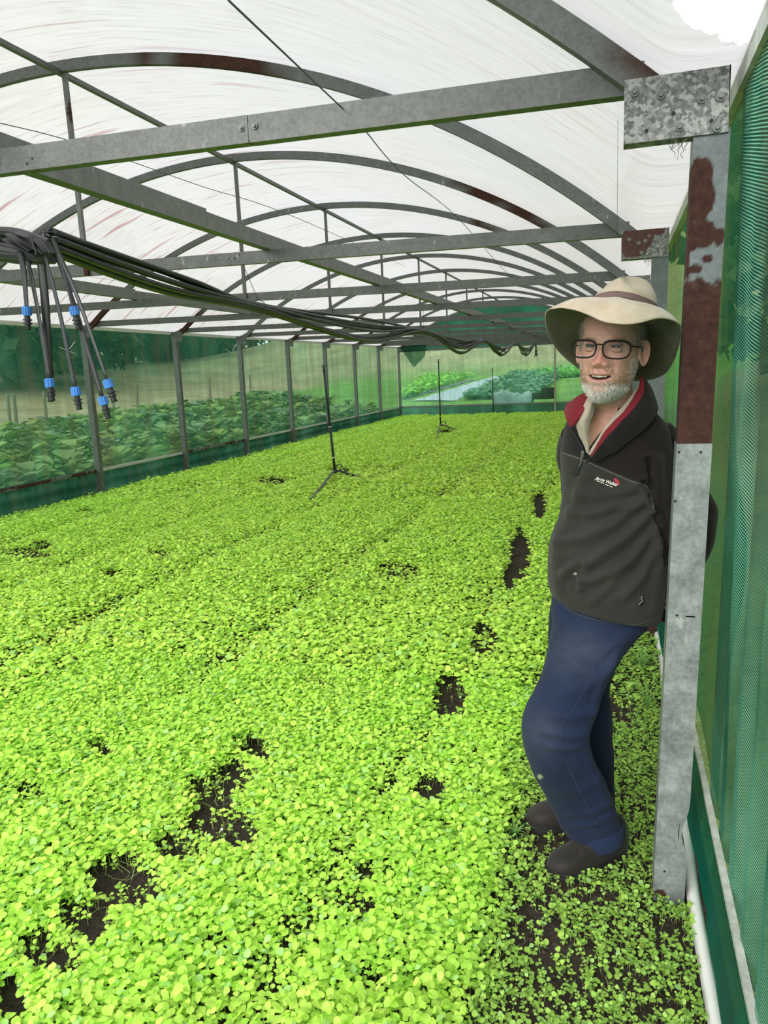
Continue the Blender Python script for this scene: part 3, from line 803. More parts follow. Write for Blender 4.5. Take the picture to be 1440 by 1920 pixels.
LIME = np.array([.54, .92, .10]); YEL = np.array([.70, .95, .15]); MIDG = np.array([.33, .55, .10]); BLUEG = np.array([.50, .84, .24])
def plant_leaves(px, py, ph, size, tmpl, nleaf, r, stunt, tone, flat=.0):
    """expand plants to leaves: returns verts, faces, colours."""
    Vs, Fs, Cs = [], [], []; base = 0
    n = len(px)
    for L in range(nleaf):
        az = r.uniform(0, 2 * np.pi, n) if L == 0 else az0 + L * 2.4 + r.normal(0, .35, n)
        if L == 0: az0 = az
        el = r.normal(.18 - .05 * L, .24, n)
        roll = r.normal(0, .35, n)
        ln = size * r.uniform(.65, 1.25, n) * (1.0 if L < nleaf - 2 else .8)
        hz = ph * (1.0 - .10 * L + r.normal(0, .06, n))
        pick = r.integers(0, len(tmpl), n)
        for k, (TV, TF) in enumerate(tmpl):
            m = pick == k
            if not m.any(): continue
            a, e, ro, l_ = az[m][:, None], el[m][:, None], roll[m][:, None], ln[m][:, None]
            X = TV[None, :, 0] * l_ + size[m][:, None] * .10; Yv = TV[None, :, 1] * l_; Z = TV[None, :, 2] * l_
            Y2 = Yv * np.cos(ro) - Z * np.sin(ro); Z2 = Yv * np.sin(ro) + Z * np.cos(ro)
            X2 = X * np.cos(e) - Z2 * np.sin(e); Z3 = X * np.sin(e) + Z2 * np.cos(e)
            W = np.stack([px[m][:, None] + X2 * np.cos(a) - Y2 * np.sin(a), py[m][:, None] + X2 * np.sin(a) + Y2 * np.cos(a), hz[m][:, None] + Z3], -1)
            nv = W.shape[1]
            f = TF[None] + (np.arange(m.sum()) * nv)[:, None, None] + base
            t = np.clip(tone[m] + r.normal(0, .16, m.sum()), 0, 1)[:, None]
            c = LIME * (1 - t) + YEL * t
            s_ = stunt[m][:, None]; c = c * (1 - s_) + MIDG * s_
            g = (r.random(m.sum()) < .08)[:, None]; c = np.where(g, BLUEG * (1 - .3 * s_), c)
            c = c * r.uniform(.82, 1.08, (m.sum(), 1))
            Cs.append(np.repeat(c, nv, 0)); Vs.append(W.reshape(-1, 3)); Fs.append(f.reshape(-1, 3)); base += nv * m.sum()
    return np.concatenate(Vs), np.concatenate(Fs), np.concatenate(Cs)
def stems(px, py, ph, lean, r, rad=.0009):
    n = len(px); a = np.stack([px, py, np.zeros(n) - .002], 1); b = np.stack([px + lean[:, 0], py + lean[:, 1], ph], 1)
    mid = (a + b) / 2 + np.stack([r.normal(0, .004, n), r.normal(0, .004, n), np.zeros(n)], 1)
    V = []
    for p in (a, mid, b):
        for t in (0, 2.09, 4.19):
            V.append(p + np.array([math.cos(t), math.sin(t), 0]) * rad)
    V = np.stack(V, 1).reshape(-1, 3)
    F = []
    for i in range(2):
        for j in range(3):
            F += [(i * 3 + j, i * 3 + (j + 1) % 3, (i + 1) * 3 + (j + 1) % 3), (i * 3 + j, (i + 1) * 3 + (j + 1) % 3, (i + 1) * 3 + j)]
    F = (np.array(F)[None] + (np.arange(n) * 9)[:, None, None]).reshape(-1, 3)
    c = np.tile(np.array([.50, .62, .22]), (len(V), 1))
    return V, F, c
def scatter(x0, x1, y0, y1, dens, r, umin=-650, umax=1500, vmax=2080):
    sp = 1 / math.sqrt(dens)
    gx = np.arange(x0, x1, sp); gy = np.arange(y0, y1, sp)
    X, Yg = np.meshgrid(gx, gy); X = X.ravel() + r.uniform(-.5, .5, X.size) * sp; Yg = Yg.ravel() + r.uniform(-.5, .5, Yg.size) * sp
    q = proj(np.stack([X, Yg, np.full(X.size, .06)], 1))
    k = (q[:, 0] > umin) & (q[:, 0] < umax) & (q[:, 1] < vmax)
    X, Yg = X[k], Yg[k]
    d, h, st = density(X, Yg)
    k = r.random(len(X)) < np.maximum(d, 0) ** 1.2
    return X[k], Yg[k], h[k], st[k], d[k]
# keep plants out from under boots and posts
BOOTS = [(-.065, 2.252, .165, .065, .67), (-.15, 2.466, .16, .06, .39)]
def clear(X, Yg):
    k = np.ones(len(X), bool)
    for cx, cy, a, b, ang in BOOTS:
        dx, dy = X - cx, Yg - cy; u = dx * math.cos(ang) + dy * math.sin(ang); v = -dx * math.sin(ang) + dy * math.cos(ang)
        k &= (u / a) ** 2 + (v / b) ** 2 > 1
    for q in range(1, NB + 1):
        k &= (abs(X - XR) > .06) | (abs(Yg - YK(q)) > .06)
    return k
Vs, Fs, Cs = [], [], []; base = 0
def addp(V, F, c):
    global base
    Vs.append(V); Fs.append(F + base); Cs.append(c); base += len(V)
r = np.random.default_rng(3)
M_SEED = m_leaf('lime green seedling leaf')
# near zone
X, Yg, h, st, d = scatter(-2.9, .23, 1.0, 3.5, 2700, r)
k = clear(X, Yg); X, Yg, h, st, d = X[k], Yg[k], h[k], st[k], d[k]
ph = .075 * h * (.55 + .45 * d) * r.uniform(.75, 1.15, len(X)); size = .0232 * (1 - .42 * st) * (.62 + .38 * d) * r.uniform(.8, 1.2, len(X))
tone = .10 + .5 * fbm(X * 1.5, Yg * 1.5, 12)
# the 300 plants that show largest become seedlings of their own
q = proj(np.stack([X, Yg, ph], 1))
vis = (q[:, 0] > 6) & (q[:, 0] < 1290) & (q[:, 1] < 1905) & (q[:, 1] > 1500) & (Yg < 2.6)
order = np.argsort(np.where(vis, q[:, 2], 99)); own = np.zeros(len(X), bool); own[order[:300]] = True
rest = ~own
addp(*plant_leaves(X[rest], Yg[rest], ph[rest], size[rest], T_NEAR + T_COT, 5, r, st[rest] * .85, tone[rest]))
addp(*stems(X[rest], Yg[rest], ph[rest], r.normal(0, .006, (rest.sum(), 2)), r))
ownX, ownY, ownH, ownS, ownst = X[own], Yg[own], ph[own], size[own], st[own]
# middle zone
X, Yg, h, st, d = scatter(-7.05, .25, 3.5, 8.5, 1400, r)
k = clear(X, Yg); X, Yg, h, st, d = X[k], Yg[k], h[k], st[k], d[k]
ph = .085 * h * (.5 + .5 * d) * r.uniform(.75, 1.15, len(X)); tone = .45 + .5 * fbm(X * 1.5, Yg * 1.5, 12)
addp(*plant_leaves(X, Yg, ph, .0295 * (1 - .35 * st) * r.uniform(.8, 1.2, len(X)), T_MID, 4, r, st * .75, tone))
# left part of the near zone and the far zone
X, Yg, h, st, d = scatter(-7.05, -2.9, 1.0, 3.5, 1000, r)
if len(X): addp(*plant_leaves(X, Yg, .085 * h, np.full(len(X), .034), T_MID, 4, r, st, .5 + 0 * X))
X, Yg, h, st, d = scatter(-7.08, .22, 8.5, 25.1, 480, r)
ph = .085 * h * (.5 + .5 * d) * r.uniform(.7, 1.15, len(X)); tone = .55 + .5 * fbm(X * 1.2, Yg * .8, 12)
addp(*plant_leaves(X, Yg, ph, .052 * r.uniform(.8, 1.2, len(X)), T_FAR, 4, r, st * .6, tone))
# tiny late seedlings in the margin and in the bare patches
gx = r.uniform(-2.0, .23, 9000); gy = r.uniform(1.1, 5.2, 9000); d_, h_, st_ = density(gx, gy)
k = clear(gx, gy) & (r.random(9000) < np.where(st_ > .5, .75, .22 * (d_ < .7) + .02)); gx, gy = gx[k], gy[k]; n = len(gx)
ph = r.uniform(.012, .04, n); addp(*plant_leaves(gx, gy, ph, r.uniform(.010, .018, n), T_COT, 4, r, np.full(n, .6), r.uniform(.2, .9, n)))
addp(*stems(gx, gy, ph, r.normal(0, .004, (n, 2)), r))
# leaning pale stems where plants have fallen over beside the bare patches
ox = []
for u, v in ((250, 1625), (180, 1690), (330, 1600), (420, 1540), (400, 1500), (80, 1790), (380, 1470)):
    c = atz(u, v, .03)
    for i in range(9): ox.append((c[0] + r.normal(0, .03), c[1] + r.normal(0, .03)))
ox = np.array(ox); n = len(ox)
addp(*stems(ox[:, 0], ox[:, 1], r.uniform(.02, .05, n), r.normal(0, .035, (n, 2)), r, .0013))
carpet = mesh('seedling_carpet', np.concatenate(Vs), np.concatenate(Fs), M_SEED, attrs={'Col': np.concatenate(Cs)})
tag(carpet, 'dense carpet of lime green seedlings filling the tunnel floor', 'seedlings', kind='stuff')
# individual seedlings: a few shapes, each copied with its own turn and size
protos = []
for i in range(10):
    rr_ = np.random.default_rng(100 + i); z = np.zeros(1)
    V, F, c = plant_leaves(z, z, z + .06, z + .026, T_NEAR + T_COT, 5, rr_, z + (.8 if i >= 6 else 0), z + rr_.uniform(.2, .9))
    V2, F2, c2 = stems(z, z, z + .06, np.zeros((1, 2)), rr_, .0010)
    me = bpy.data.objects
    o = mesh('seedling', np.concatenate([V, V2]), np.concatenate([F, F2 + len(V)]), M_SEED, attrs={'Col': np.concatenate([c, c2])})
    tag(o, 'young lime green seedling growing at the front edge of the bed nearest the camera', 'seedling', 'seedlings nearest the camera')
    protos.append([o, False])
for i in range(len(ownX)):
    e = protos[(6 + i % 4) if ownst[i] > .5 else i % 6]
    if e[1]: o = e[0].copy(); C.objects.link(o)
    else: o = e[0]; e[1] = True
    s_ = ownS[i] / .026; o.location = (ownX[i], ownY[i], soilz(ownX[i], ownY[i]) * .5); o.scale = (s_, s_, ownH[i] / .06); o.rotation_euler = (0, 0, r.uniform(0, 6.28))
for e in protos:
    if not e[1]: bpy.data.objects.remove(e[0])
# loose clods and stones on the bare soil
M_CLOD = simple('soil clod', (.05, .038, .028), .95, 60, .5)
b = MB(); r = np.random.default_rng(12)
for u, v, n_ in ((410, 1560, 70), (235, 1665, 60), (1010, 1760, 90), (1090, 1690, 50), (1230, 1740, 60), (845, 1320, 30), (975, 1040, 20), (1160, 1330, 30)):
    c = atz(u, v, 0)
    for i in range(n_):
        x, y = c[0] + r.normal(0, .07), c[1] + r.normal(0, .09)
        if x > XR - .03: continue
        s_ = r.uniform(.003, .010); z = float(soilz(np.array(x), np.array(y))) + s_ * .3
        P = [(x + dx * s_ * r.uniform(.7, 1.3), y + dy * s_ * r.uniform(.7, 1.3), z + dz * s_ * r.uniform(.5, 1)) for dx, dy, dz in ((1, 0, 0), (0, 1, 0), (-1, 0, 0), (0, -1, 0), (0, 0, 1), (0, 0, -1))]
        b.add(P, [(0, 1, 4), (1, 2, 4), (2, 3, 4), (3, 0, 4), (1, 0, 5), (2, 1, 5), (3, 2, 5), (0, 3, 5)])
tag(b.build('soil_crumbs', M_CLOD), 'dark soil crumbs scattered over the bare patches', 'soil crumbs', kind='stuff')
p = atz(416, 1556, .012); b = MB(); b.cyl(p, (0, 0, 1), .006, .004, 8)
tag(b.build('white_pebble', simple('white pebble', (.8, .8, .78), .6), smooth=False), 'tiny white pebble on the bare soil patch', 'pebble')
# coarse grass tufts by the right wall behind the man
M_GRASS = m_leaf('coarse grass blade', (.22, .42, .10), .35)
def tuft(px, n_, ln, lab, seed):
    rr_ = np.random.default_rng(seed); b = MB()
    for i in range(n_):
        az = rr_.uniform(0, 6.28); l_ = ln * rr_.uniform(.5, 1.1); w_ = .004
        P = []; e = rr_.uniform(1.0, 1.45); x, z = 0, 0
        for s_ in range(6):
            P.append((x, z)); x += l_ / 5 * math.cos(e); z += l_ / 5 * math.sin(e); e -= rr_.uniform(.25, .45)
        V = []
        for j, (x, z) in enumerate(P):
            ww = w_ * (1 - j / 5.2)
            for s_ in (-1, 1):
                V.append((px[0] + x * math.cos(az) - s_ * ww * math.sin(az), px[1] + x * math.sin(az) + s_ * ww * math.cos(az), max(z, .004)))
        b.add(V, [(2 * j, 2 * j + 2, 2 * j + 3, 2 * j + 1) for j in range(5)])
    return tag(b.build('grass_tuft', M_GRASS), lab, 'grass tuft', 'coarse grass tufts by the right wall')
tuft(atz(1205, 1262, 0), 26, .34, 'long coarse grass tuft between the trouser leg and the right wall', 1)
tuft(atz(1215, 1330, 0), 14, .26, 'smaller grass tuft nearer the camera behind the trouser leg', 2)
tuft(atz(965, 1570, 0), 26, .10, 'fine pale grass tuft beside the far boot toe', 3)

# ---------------------------------------------------------------- sprinkler stands
M_BLK = simple('black plastic pipe', (.022, .024, .026), .45, 20, .3)
M_PIPEG = simple('grey poly pipe', (.085, .09, .09), .5, 20, .2)
M_TIE = simple('white cable tie', (.75, .75, .7), .5)
def sprinkler(base_px, top_px, legs, lab, thin=False, hoop=True):
    B = atz(*base_px, .13); T_ = aty(*top_px, B[1])
    root = empty('sprinkler_stand', (B[0], B[1], 0), lab, 'sprinkler', 'sprinkler stands in the crop')
    ax = (T_ - B) / np.linalg.norm(T_ - B); L = np.linalg.norm(T_ - B)
    rr = .016 if not thin else .014
    b = MB(); b.tube([B, B + ax * L * .42], rr * 1.25, 12); b.build('lower_riser', M_BLK, root, True)
    b = MB(); b.tube([B + ax * L * .42, B + ax * (L - .10)], rr, 12); b.build('upper_riser', M_BLK, root, True)
    b = MB(); p = B + ax * (L - .10)
    b.tube([p, p + ax * .018, p + ax * .02, p + ax * .05], [.022, .022, .015, .013], 10)
    q = p + ax * .045
    b.beam(q + (-.022, 0, 0), q + (-.022, 0, .035), .006, .010, up=(0, 1, 0)); b.beam(q + (.022, 0, 0), q + (.022, 0, .035), .006, .010, up=(0, 1, 0))
    b.beam(q + (-.030, 0, .038), q + (.030, 0, .038), .014, .010); b.beam(q + (-.024, 0, 0), q + (.024, 0, 0), .014, .008)
    b.tube([q + (0, 0, .0), q + (0, 0, .05)], .006, 8)
    b.build('sprinkler_head', M_BLK, root)
    for f in (.13, .42) if legs else ():
        b = MB(); b.tube([B + ax * L * f, B + ax * (L * f + .012)], rr * 1.45, 12); b.build('cable_tie', M_TIE, root)
    if legs:
        b = MB(); b.tube([B - ax * .025, B + ax * .035], rr * 1.9, 12); b.build('leg_joint', M_BLK, root, True)
    for i, (u, v) in enumerate(legs):
        E_ = atz(u, v, .085)
        b = MB(); P = crom([B + (0, 0, .012), B * .75 + E_ * .25 + (0, 0, .02), B * .4 + E_ * .6 + (0, 0, .005), E_], 6); b.tube(P, .017, 10)
        b.build('leg', M_PIPEG if i == 0 else M_BLK, root, True)
    if hoop and legs:
        E_ = atz(*legs[-1], .085); q = B * .55 + E_ * .45
        b = MB(); b.tube(crom([B + ax * .05, B + (.0, 0, .10) + (E_ - B) * .2 + (0, 0, .03), B * .6 + E_ * .4 + (0, 0, .05), q + (0, 0, .0), q + (0, -.02, -.09)], 6), .008, 8)
        b.build('feed_hose', M_BLK, root, True)
    return root
def fx_sprink():
    a = sprinkler((628, 884), (606, 683), [(582, 937), (676, 894), (598, 925)][:2], 'nearest black sprinkler stand leaning left on splayed pipe legs')
    sprinkler((826, 797), (822, 673), [(818, 824), (857, 806)], 'middle black sprinkler stand upright beside a bare gap')
    sprinkler((925, 772), (923, 690), [], 'farthest thin black sprinkler stand without visible legs', True)
fx_sprink()

# ---------------------------------------------------------------- hanging lay-flat hoses
M_HOSE = simple('black lay flat hose', (.034, .034, .037), .42, 12, .35, spec=.6)
M_HOSEG = simple('dusty black hose', (.050, .052, .058), .5, 12, .3)
M_BLUE = simple('blue plastic nut', (.06, .22, .62), .45, 30, .15)
HX = -2.29
knots = [(2.75, 2.205), (4.69, 2.060), (9.27, 2.070), (13.79, 2.075), (18.3, 2.13), (22.9, 2.24)]
sagp = [(3.7, 2.115), (7.0, 1.975), (11.6, 1.93), (16.1, 1.90), (20.6, 1.96)]
ends = [  # top x,y px of the hang, hose end px, blue nut size, length order
    ((38, 470), (50, 577), 'hose end hanging farthest left, with the highest blue connector'),
    ((48, 468), (92, 712), 'hose end hanging behind the wide flat hose, blue connector half hidden'),
    ((76, 480), (93, 714), 'widest flat hose end hanging third from left'),
    ((86, 480), (141, 728), 'thin hose end hanging fourth from left with a low blue connector'),
    ((104, 462), (138, 577), 'short hose end with a bright blue connector right of the others'),
    ((100, 455), (192, 746), 'hose end reaching lowest of all with a blue connector'),
    ((103, 450), (201, 714), 'hose end hanging farthest right with a blue connector')]
rh = np.random.default_rng(44)
def hose_path(j, n):
    a = 2 * math.pi * j / n; P = []
    for i, (ky, kz) in enumerate(knots):
        rk = .022 if i else .045
        P.append((HX + rk * math.cos(a + i * .5), ky, kz + rk * math.sin(a + i * .5)))
        if i < len(sagp):
            sy, sz = sagp[i]; sp_ = .055 if i else .05
            f = 1 + (.6 if i >= 1 else 0)
            P.append((HX + sp_ * math.cos(a) + rh.normal(0, .012 * i), sy + rh.uniform(-.15, .15), sz + sp_ * f * math.sin(a) + rh.normal(0, .02) * (i > 0)))
    return crom(P, 9)
for j, (tp, ep, lab) in enumerate(ends):
    root = empty('hanging_hose', (HX, 2.7, 2.2), lab, 'hose', 'black irrigation hoses slung under the tie beams')
    run = hose_path(j, 9)
    b = MB(); b.tube(run, .0135, 8); b.build('hose_run', M_HOSEG if j % 3 == 0 else M_HOSE, root, True)
    yd = 2.62 + .03 * (j % 3)
    T0 = aty(tp[0], tp[1], yd); E_ = aty(ep[0], ep[1], yd + .02)
    wv_ = {2: .0175, 0: .0125, 3: .0085, 6: .0085, 5: .009, 4: .0085, 1: .0125}[j]
    top = run[0]
    arcp = crom([top, (T0 + top) / 2 + (0, 0, .03), T0 + (0, 0, .012), T0 + (0, 0, -.02), T0 * .6 + E_ * .4 + (.006, 0, 0), E_], 7)
    # flat ribbon hose
    b = MB(); V = []
    side = np.array([.955, .29, 0])
    for q, P_ in enumerate(arcp):
        tw = .5 * math.sin(q * .12 + j) if j not in (2,) else .1
        s_ = side * math.cos(tw) + np.array([-.29, .955, 0]) * math.sin(tw); nrm = np.array([-s_[1], s_[0], 0])
        if q < 12: s_ = s_ * .8 + np.array([0, 0, .5]) * (1 - q / 12)
        for aa, bb in ((-1, 0), (-.5, -.35), (.5, -.35), (1, 0), (.5, .35), (-.5, .35)):
            V.append(P_ + s_ * wv_ * aa + nrm * wv_ * bb * .6)
    m_ = 6; F = [(q * m_ + i, q * m_ + (i + 1) % m_, (q + 1) * m_ + (i + 1) % m_, (q + 1) * m_ + i) for q in range(len(arcp) - 1) for i in range(m_)] + [tuple(range(m_))[::-1], tuple((len(arcp) - 1) * m_ + i for i in range(m_))]
    b.add(V, F); b.build('hose_drop', M_HOSEG if j in (0, 3) else M_HOSE, root, True)
    d = E_ - arcp[-4]; d = d / np.linalg.norm(d)
    con = MB(); con.tube([E_ + d * t for t in (.030, .046, .0461, .052, .0521, .060, .0601, .066, .0661, .085, .0851, .090)],
                         [.012, .012, .0185, .0185, .012, .012, .018, .018, .012, .011, .014, .012], 12)
    cn = con.build('barbed_coupler', M_BLK, root)
    nut = MB(); nut.tube([E_ + d * t for t in (-.006, -.004, .030, .032)], [.013, .0165, .017, .014], 14)
    for i in range(10):
        an = 2 * math.pi * i / 10; sx = np.cross(d, (0, 1, 0)); sx /= np.linalg.norm(sx); sy = np.cross(d, sx)
        o_ = (sx * math.cos(an) + sy * math.sin(an)) * .0168
        nut.beam(E_ + o_ - d * .003, E_ + o_ + d * .029, .0035, .004, up=(0, 1, 0))
    nut.build('blue_nut', M_BLUE, cn)
for j in (7, 8):
    b = MB(); b.tube(hose_path(j, 9), .015, 8)
    o = b.build('hanging_hose', M_HOSEG if j == 7 else M_HOSE, None, True)
    tag(o, 'thicker dusty hose running low in the slung bundle' if j == 7 else 'plain black hose in the slung bundle without a hanging end', 'hose', 'black irrigation hoses slung under the tie beams')
# the knotted wad where the hoses are tied, near end
b = MB(); K0 = aty(-20, 455, 2.66); K1 = aty(95, 470, 2.66)
for i in range(9):
    o1 = np.array([0, rh.normal(0, .014), rh.uniform(-.055, .045)])
    b.tube(crom([K0 + o1, (K0 + K1) / 2 + o1 * .8 + (0, 0, rh.normal(0, .010)), K1 + o1 * .6], 5), .020, 7)
for i, (u, v, u2, v2) in enumerate(((14, 438, 60, 470), (36, 442, 85, 475), (58, 440, 92, 472), (10, 448, 70, 480), (64, 445, 74, 478), (30, 436, 62, 446), (86, 452, 98, 474))):
    p, q = aty(u, v, 2.60), aty(u2, v2, 2.60); b.beam(p, q, .005, .034, up=(0, 1, .4))
tag(b.build('hose_wad', M_HOSE, None), 'knotted black wad of folded hose at the left picture edge', 'hose knot')
b = MB()
for i, (ky, kz) in enumerate(knots[1:]):
    b2 = MB(); b2.tube([(HX - .045 + .0 * i, ky, kz - .045), (HX, ky, kz - .055), (HX + .045, ky, kz - .03), (HX + .045, ky, kz + .03), (HX, ky, kz + .055), (HX - .045, ky, kz + .04), (HX - .045, ky, kz - .045)], .003, 6)
    b2.tube([(HX, ky, kz + .055), (HX, ky + (-.23 if i == 0 else 0.0), TZ(HX) + .03)], .002, 5)
    tag(b2.build('tie_wire', simple('dark wire', (.05, .05, .05), .6)), f'thin wire loop holding up the hose bundle, {ORD[i + 1]} one'.replace('farthest', 'last'), 'wire', 'wires holding the hose bundle')
# short loose ends at the far end of the bundle
b = MB(); e0 = np.array([HX, 22.9, 2.2])
for i in range(5):
    b.tube(crom([e0 + (rh.normal(0, .03), 0, 0), e0 + (rh.normal(.02, .05), 0, -.15), e0 + (rh.normal(.02, .06), 0, -.30 - .1 * rh.random())], 4), .013, 6)
tag(b.build('hose_tails', M_HOSE), 'loose tails of the hoses tied up near the far end', 'hose ends')
# little shade cloth corner hanging at the far end
P = [aty(u, v, YE - .15) for u, v in ((750, 652), (800, 640), (797, 668), (776, 689))]
b = MB(); b.add(P, [(0, 1, 2, 3)])
tag(b.build('hanging_cloth_corner', m_net('hanging cloth corner', (.04, .13, .09), (.5, .8, .65), .35, .1, 0, 3)), 'triangular flap of green cloth hanging at the far end', 'cloth flap')

# wires strung under the roof
M_WIRE = simple('thin grey violet wire', (.10, .09, .14), .6)
def wire(pts, rad, lab):
    b = MB(); b.tube(pts, rad, 5); tag(b.build('roof_wire', M_WIRE, None, True), lab, 'wire', 'wires under the roof')
wire([aty(428, 0, YK(1) - .9), aty(643, 204, YK(1) + .02)], .0022, 'violet wire from the top edge down to the nearest tie beam')
wire(crom([aty(685, 245, YK(1) + .05), aty(760, 330, 2.9), aty(860, 410, YK(2) + .02), aty(960, 520, YK(3)), aty(1010, 540, YK(4))], 5), .0018, 'thin wire running on from the nearest tie beam to the far ties')
wire(crom([aty(0, 231, YK(1) + .10), aty(150, 270, YK(1) + .5), aty(380, 350, 3.6), aty(560, 410, YK(2)), aty(760, 500, YK(4))], 5), .0018, 'thin violet wire crossing the left part of the roof')
wire(crom([aty(0, 480, YK(3)), aty(150, 515, YK(3) + .3), aty(300, 538, YK(4)), aty(480, 560, YK(5))], 5), .0016, 'thin slack wire behind the hoses on the left')
wire([aty(1160, 0, YK(1) + .5), aty(1159, 160, YK(1) + .55), aty(1157, 440, YK(1) + .9)], .0006, 'hair thin thread hanging beside the nearest hoop')
# pale offcuts of twine tied on the left posts
for n_, (pts) in enumerate((((112, 651), (127, 658), (143, 664), (128, 657), (141, 640)), ((422, 654), (434, 661), (446, 664), (436, 658), (443, 646)))):
    b = MB(); b.tube([atx(u, v, XL + .06) for u, v in pts], .004, 5)
    tag(b.build('twine_offcut', simple('pale twine', (.8, .85, .75), .7)), ('white twine offcut tied beside the nearest visible left post', 'white twine offcut tied on the second visible bay of the left wall')[n_], 'twine', 'twine offcuts on the left wall')

# ---------------------------------------------------------------- outside
M_CAB = m_leaf('broad vegetable leaf', None, .3)
def broadplant(seed, big=.30, n_=13, col=(.16, .34, .10)):
    rr_ = np.random.default_rng(seed); b = MB(); cols = []
    for i in range(n_):
        az = i * 2.4 + rr_.normal(0, .2); el = rr_.uniform(.1, .9); l_ = big * rr_.uniform(.6, 1.4); h0 = rr_.uniform(.10, .42)
        TV, TF = leaf_template([(.15, .3), (.4, .5), (.7, .52), (.9, .3)], seed * 31 + i, .25, .25, .6)
        TV = TV * l_; x = TV[:, 0] * math.cos(el) - TV[:, 2] * math.sin(el) + rr_.uniform(.02, .22); z = TV[:, 0] * math.sin(el) + TV[:, 2] * math.cos(el) + h0
        V = np.stack([x * math.cos(az) - TV[:, 1] * math.sin(az), x * math.sin(az) + TV[:, 1] * math.cos(az), z], 1)
        b.add(V, [tuple(f) for f in TF]); cc = np.array(col) * rr_.uniform(.6, 1.5); cols += [cc] * len(V)
    b.tube([(0, 0, 0), (0, 0, .35)], .02, 5); cols += [np.array(col)] * 10
    return b, np.array(cols)
pr = []
for s_ in range(5):
    b, cc = broadplant(s_, .20, 30, [(.20, .30, .09), (.27, .35, .13), (.15, .25, .10), (.24, .30, .08), (.26, .34, .20)][s_])
    o = b.build('leafy_vegetable', M_CAB, None, False, attrs={'Col': cc})
    tag(o, 'broad leafed green vegetable plant growing outside the left netting', 'vegetable', 'leafy vegetables outside the left wall')
    pr.append([o, False])
ro = np.random.default_rng(8); cnt = 0
for row in range(7):
    for yy in np.arange(5.5 + row * 1.1, 27 + row * 2, .75):
        if cnt >= 210: break
        x = -8.6 - row * 1.75 + ro.normal(0, .12); y = yy + ro.normal(0, .12)
        q = proj(np.array([x, y, .5]))
        if q[0] < -80: continue
        e = pr[ro.integers(0, 5)]
        if e[1]: o = e[0].copy(); C.objects.link(o)
        else: o = e[0]; e[1] = True
        s_ = ro.uniform(.95, 1.35) * (1 + .02 * row); o.location = (x, y, float(terr(np.array(x), np.array(y))) - .02); o.scale = (s_, s_, s_ * .95); o.rotation_euler = (0, 0, ro.uniform(0, 6.28)); cnt += 1
# fence posts beyond
pp = None
for u, v in ((18, 790), (30, 788), (85, 775), (213, 770), (258, 765), (395, 760), (470, 750)):
    P = atx(u, v, -22.5)
    b = MB(); zt = float(terr(np.array(P[0]), np.array(P[1])))
    b.beam((0, 0, -.1), (.06, 0, 1.35), .09, .09, up=(0, 1, 0))
    if pp is None:
        pp = b.build('fence_post', simple('grey fence timber', (.20, .17, .13), .9)); o = pp
    else: o = pp.copy(); C.objects.link(o)
    tag(o, 'grey timber fence post standing beyond the vegetables on the left', 'fence post', 'fence posts outside the left wall')
    o.location = (P[0], P[1], zt)
# dark trees on the slope, upper left
def tree(loc, hgt, wd, lab, seed, col=(.05, .13, .03), n_=2600, grp='trees on the slope beyond the hay field'):
    rr_ = np.random.default_rng(seed); root = empty('tree', loc, lab, 'tree', grp); loc = np.array(loc, float)
    cs = [np.array([rr_.normal(0, wd * .33), rr_.normal(0, wd * .33), hgt * rr_.uniform(.35, .95)]) for _ in range(9)]
    P = []
    for i in range(n_):
        c = cs[i % 9]; d = rr_.normal(0, 1, 3); d /= np.linalg.norm(d); P.append(c + d * wd * .34 * rr_.uniform(.75, 1.05) * np.array([1, 1, .8]))
    P = np.array(P) + loc; P[:, 2] = np.maximum(P[:, 2], loc[2] + .2)
    a = rr_.normal(0, 1, (n_, 3)); a /= np.linalg.norm(a, axis=1)[:, None]; b_ = np.cross(a, rr_.normal(0, 1, (n_, 3))); b_ /= np.linalg.norm(b_, axis=1)[:, None]
    s_ = rr_.uniform(.10, .2, (n_, 1)) * wd * .35
    V = np.stack([P - a * s_, P - b_ * s_ * .7, P + a * s_, P + b_ * s_ * .7], 1).reshape(-1, 3)
    F = np.arange(n_ * 4).reshape(-1, 4)
    cc = np.repeat(np.array(col) * rr_.uniform(.5, 1.6, (n_, 1)), 4, 0)
    mesh('crown', V, F, M_CAB, root, attrs={'Col': cc})
    b = MB(); b.tube([loc + (0, 0, -.3), loc + (0, 0, hgt * .6)], [wd * .06, wd * .03], 7); b.build('trunk', simple('bark', (.10, .08, .06), .9), root)
ti = 0
places = ['far left edge', 'left of the hanging hoses', 'behind the hanging hoses', 'right of the hoses', 'behind the second visible bay', 'smallest, at the right']
for i, u in enumerate((-40, 60, 150, 245, 340, 425)):
    P = atx(u, 742 - u * .158, -37 - 2.0 * i)
    tree((P[0], P[1], float(terr(np.array(P[0]), np.array(P[1]))) - .5), 10 - .8 * i, 9.5, f'dark green tree on the slope seen through the netting, {places[i]}', 60 + i, (.045, .085, .035) if i % 2 else (.055, .10, .04), n_=3200)
for i, (x, y, h_) in enumerate(((4.6, 15, 4.2), (6.0, 24, 6.6), (8.5, 34, 7.6))):
    tree((x, y, float(terr(np.array(x), np.array(y))) - .4), h_, 5.5 + i, ('leafy tree on the bank outside the near right shade cloth', 'leafy tree on the right bank behind the big post', 'leafy tree farthest along the right bank')[i], 90 + i, (.085, .115, .045), n_=4500, grp='trees on the bank outside the right wall')
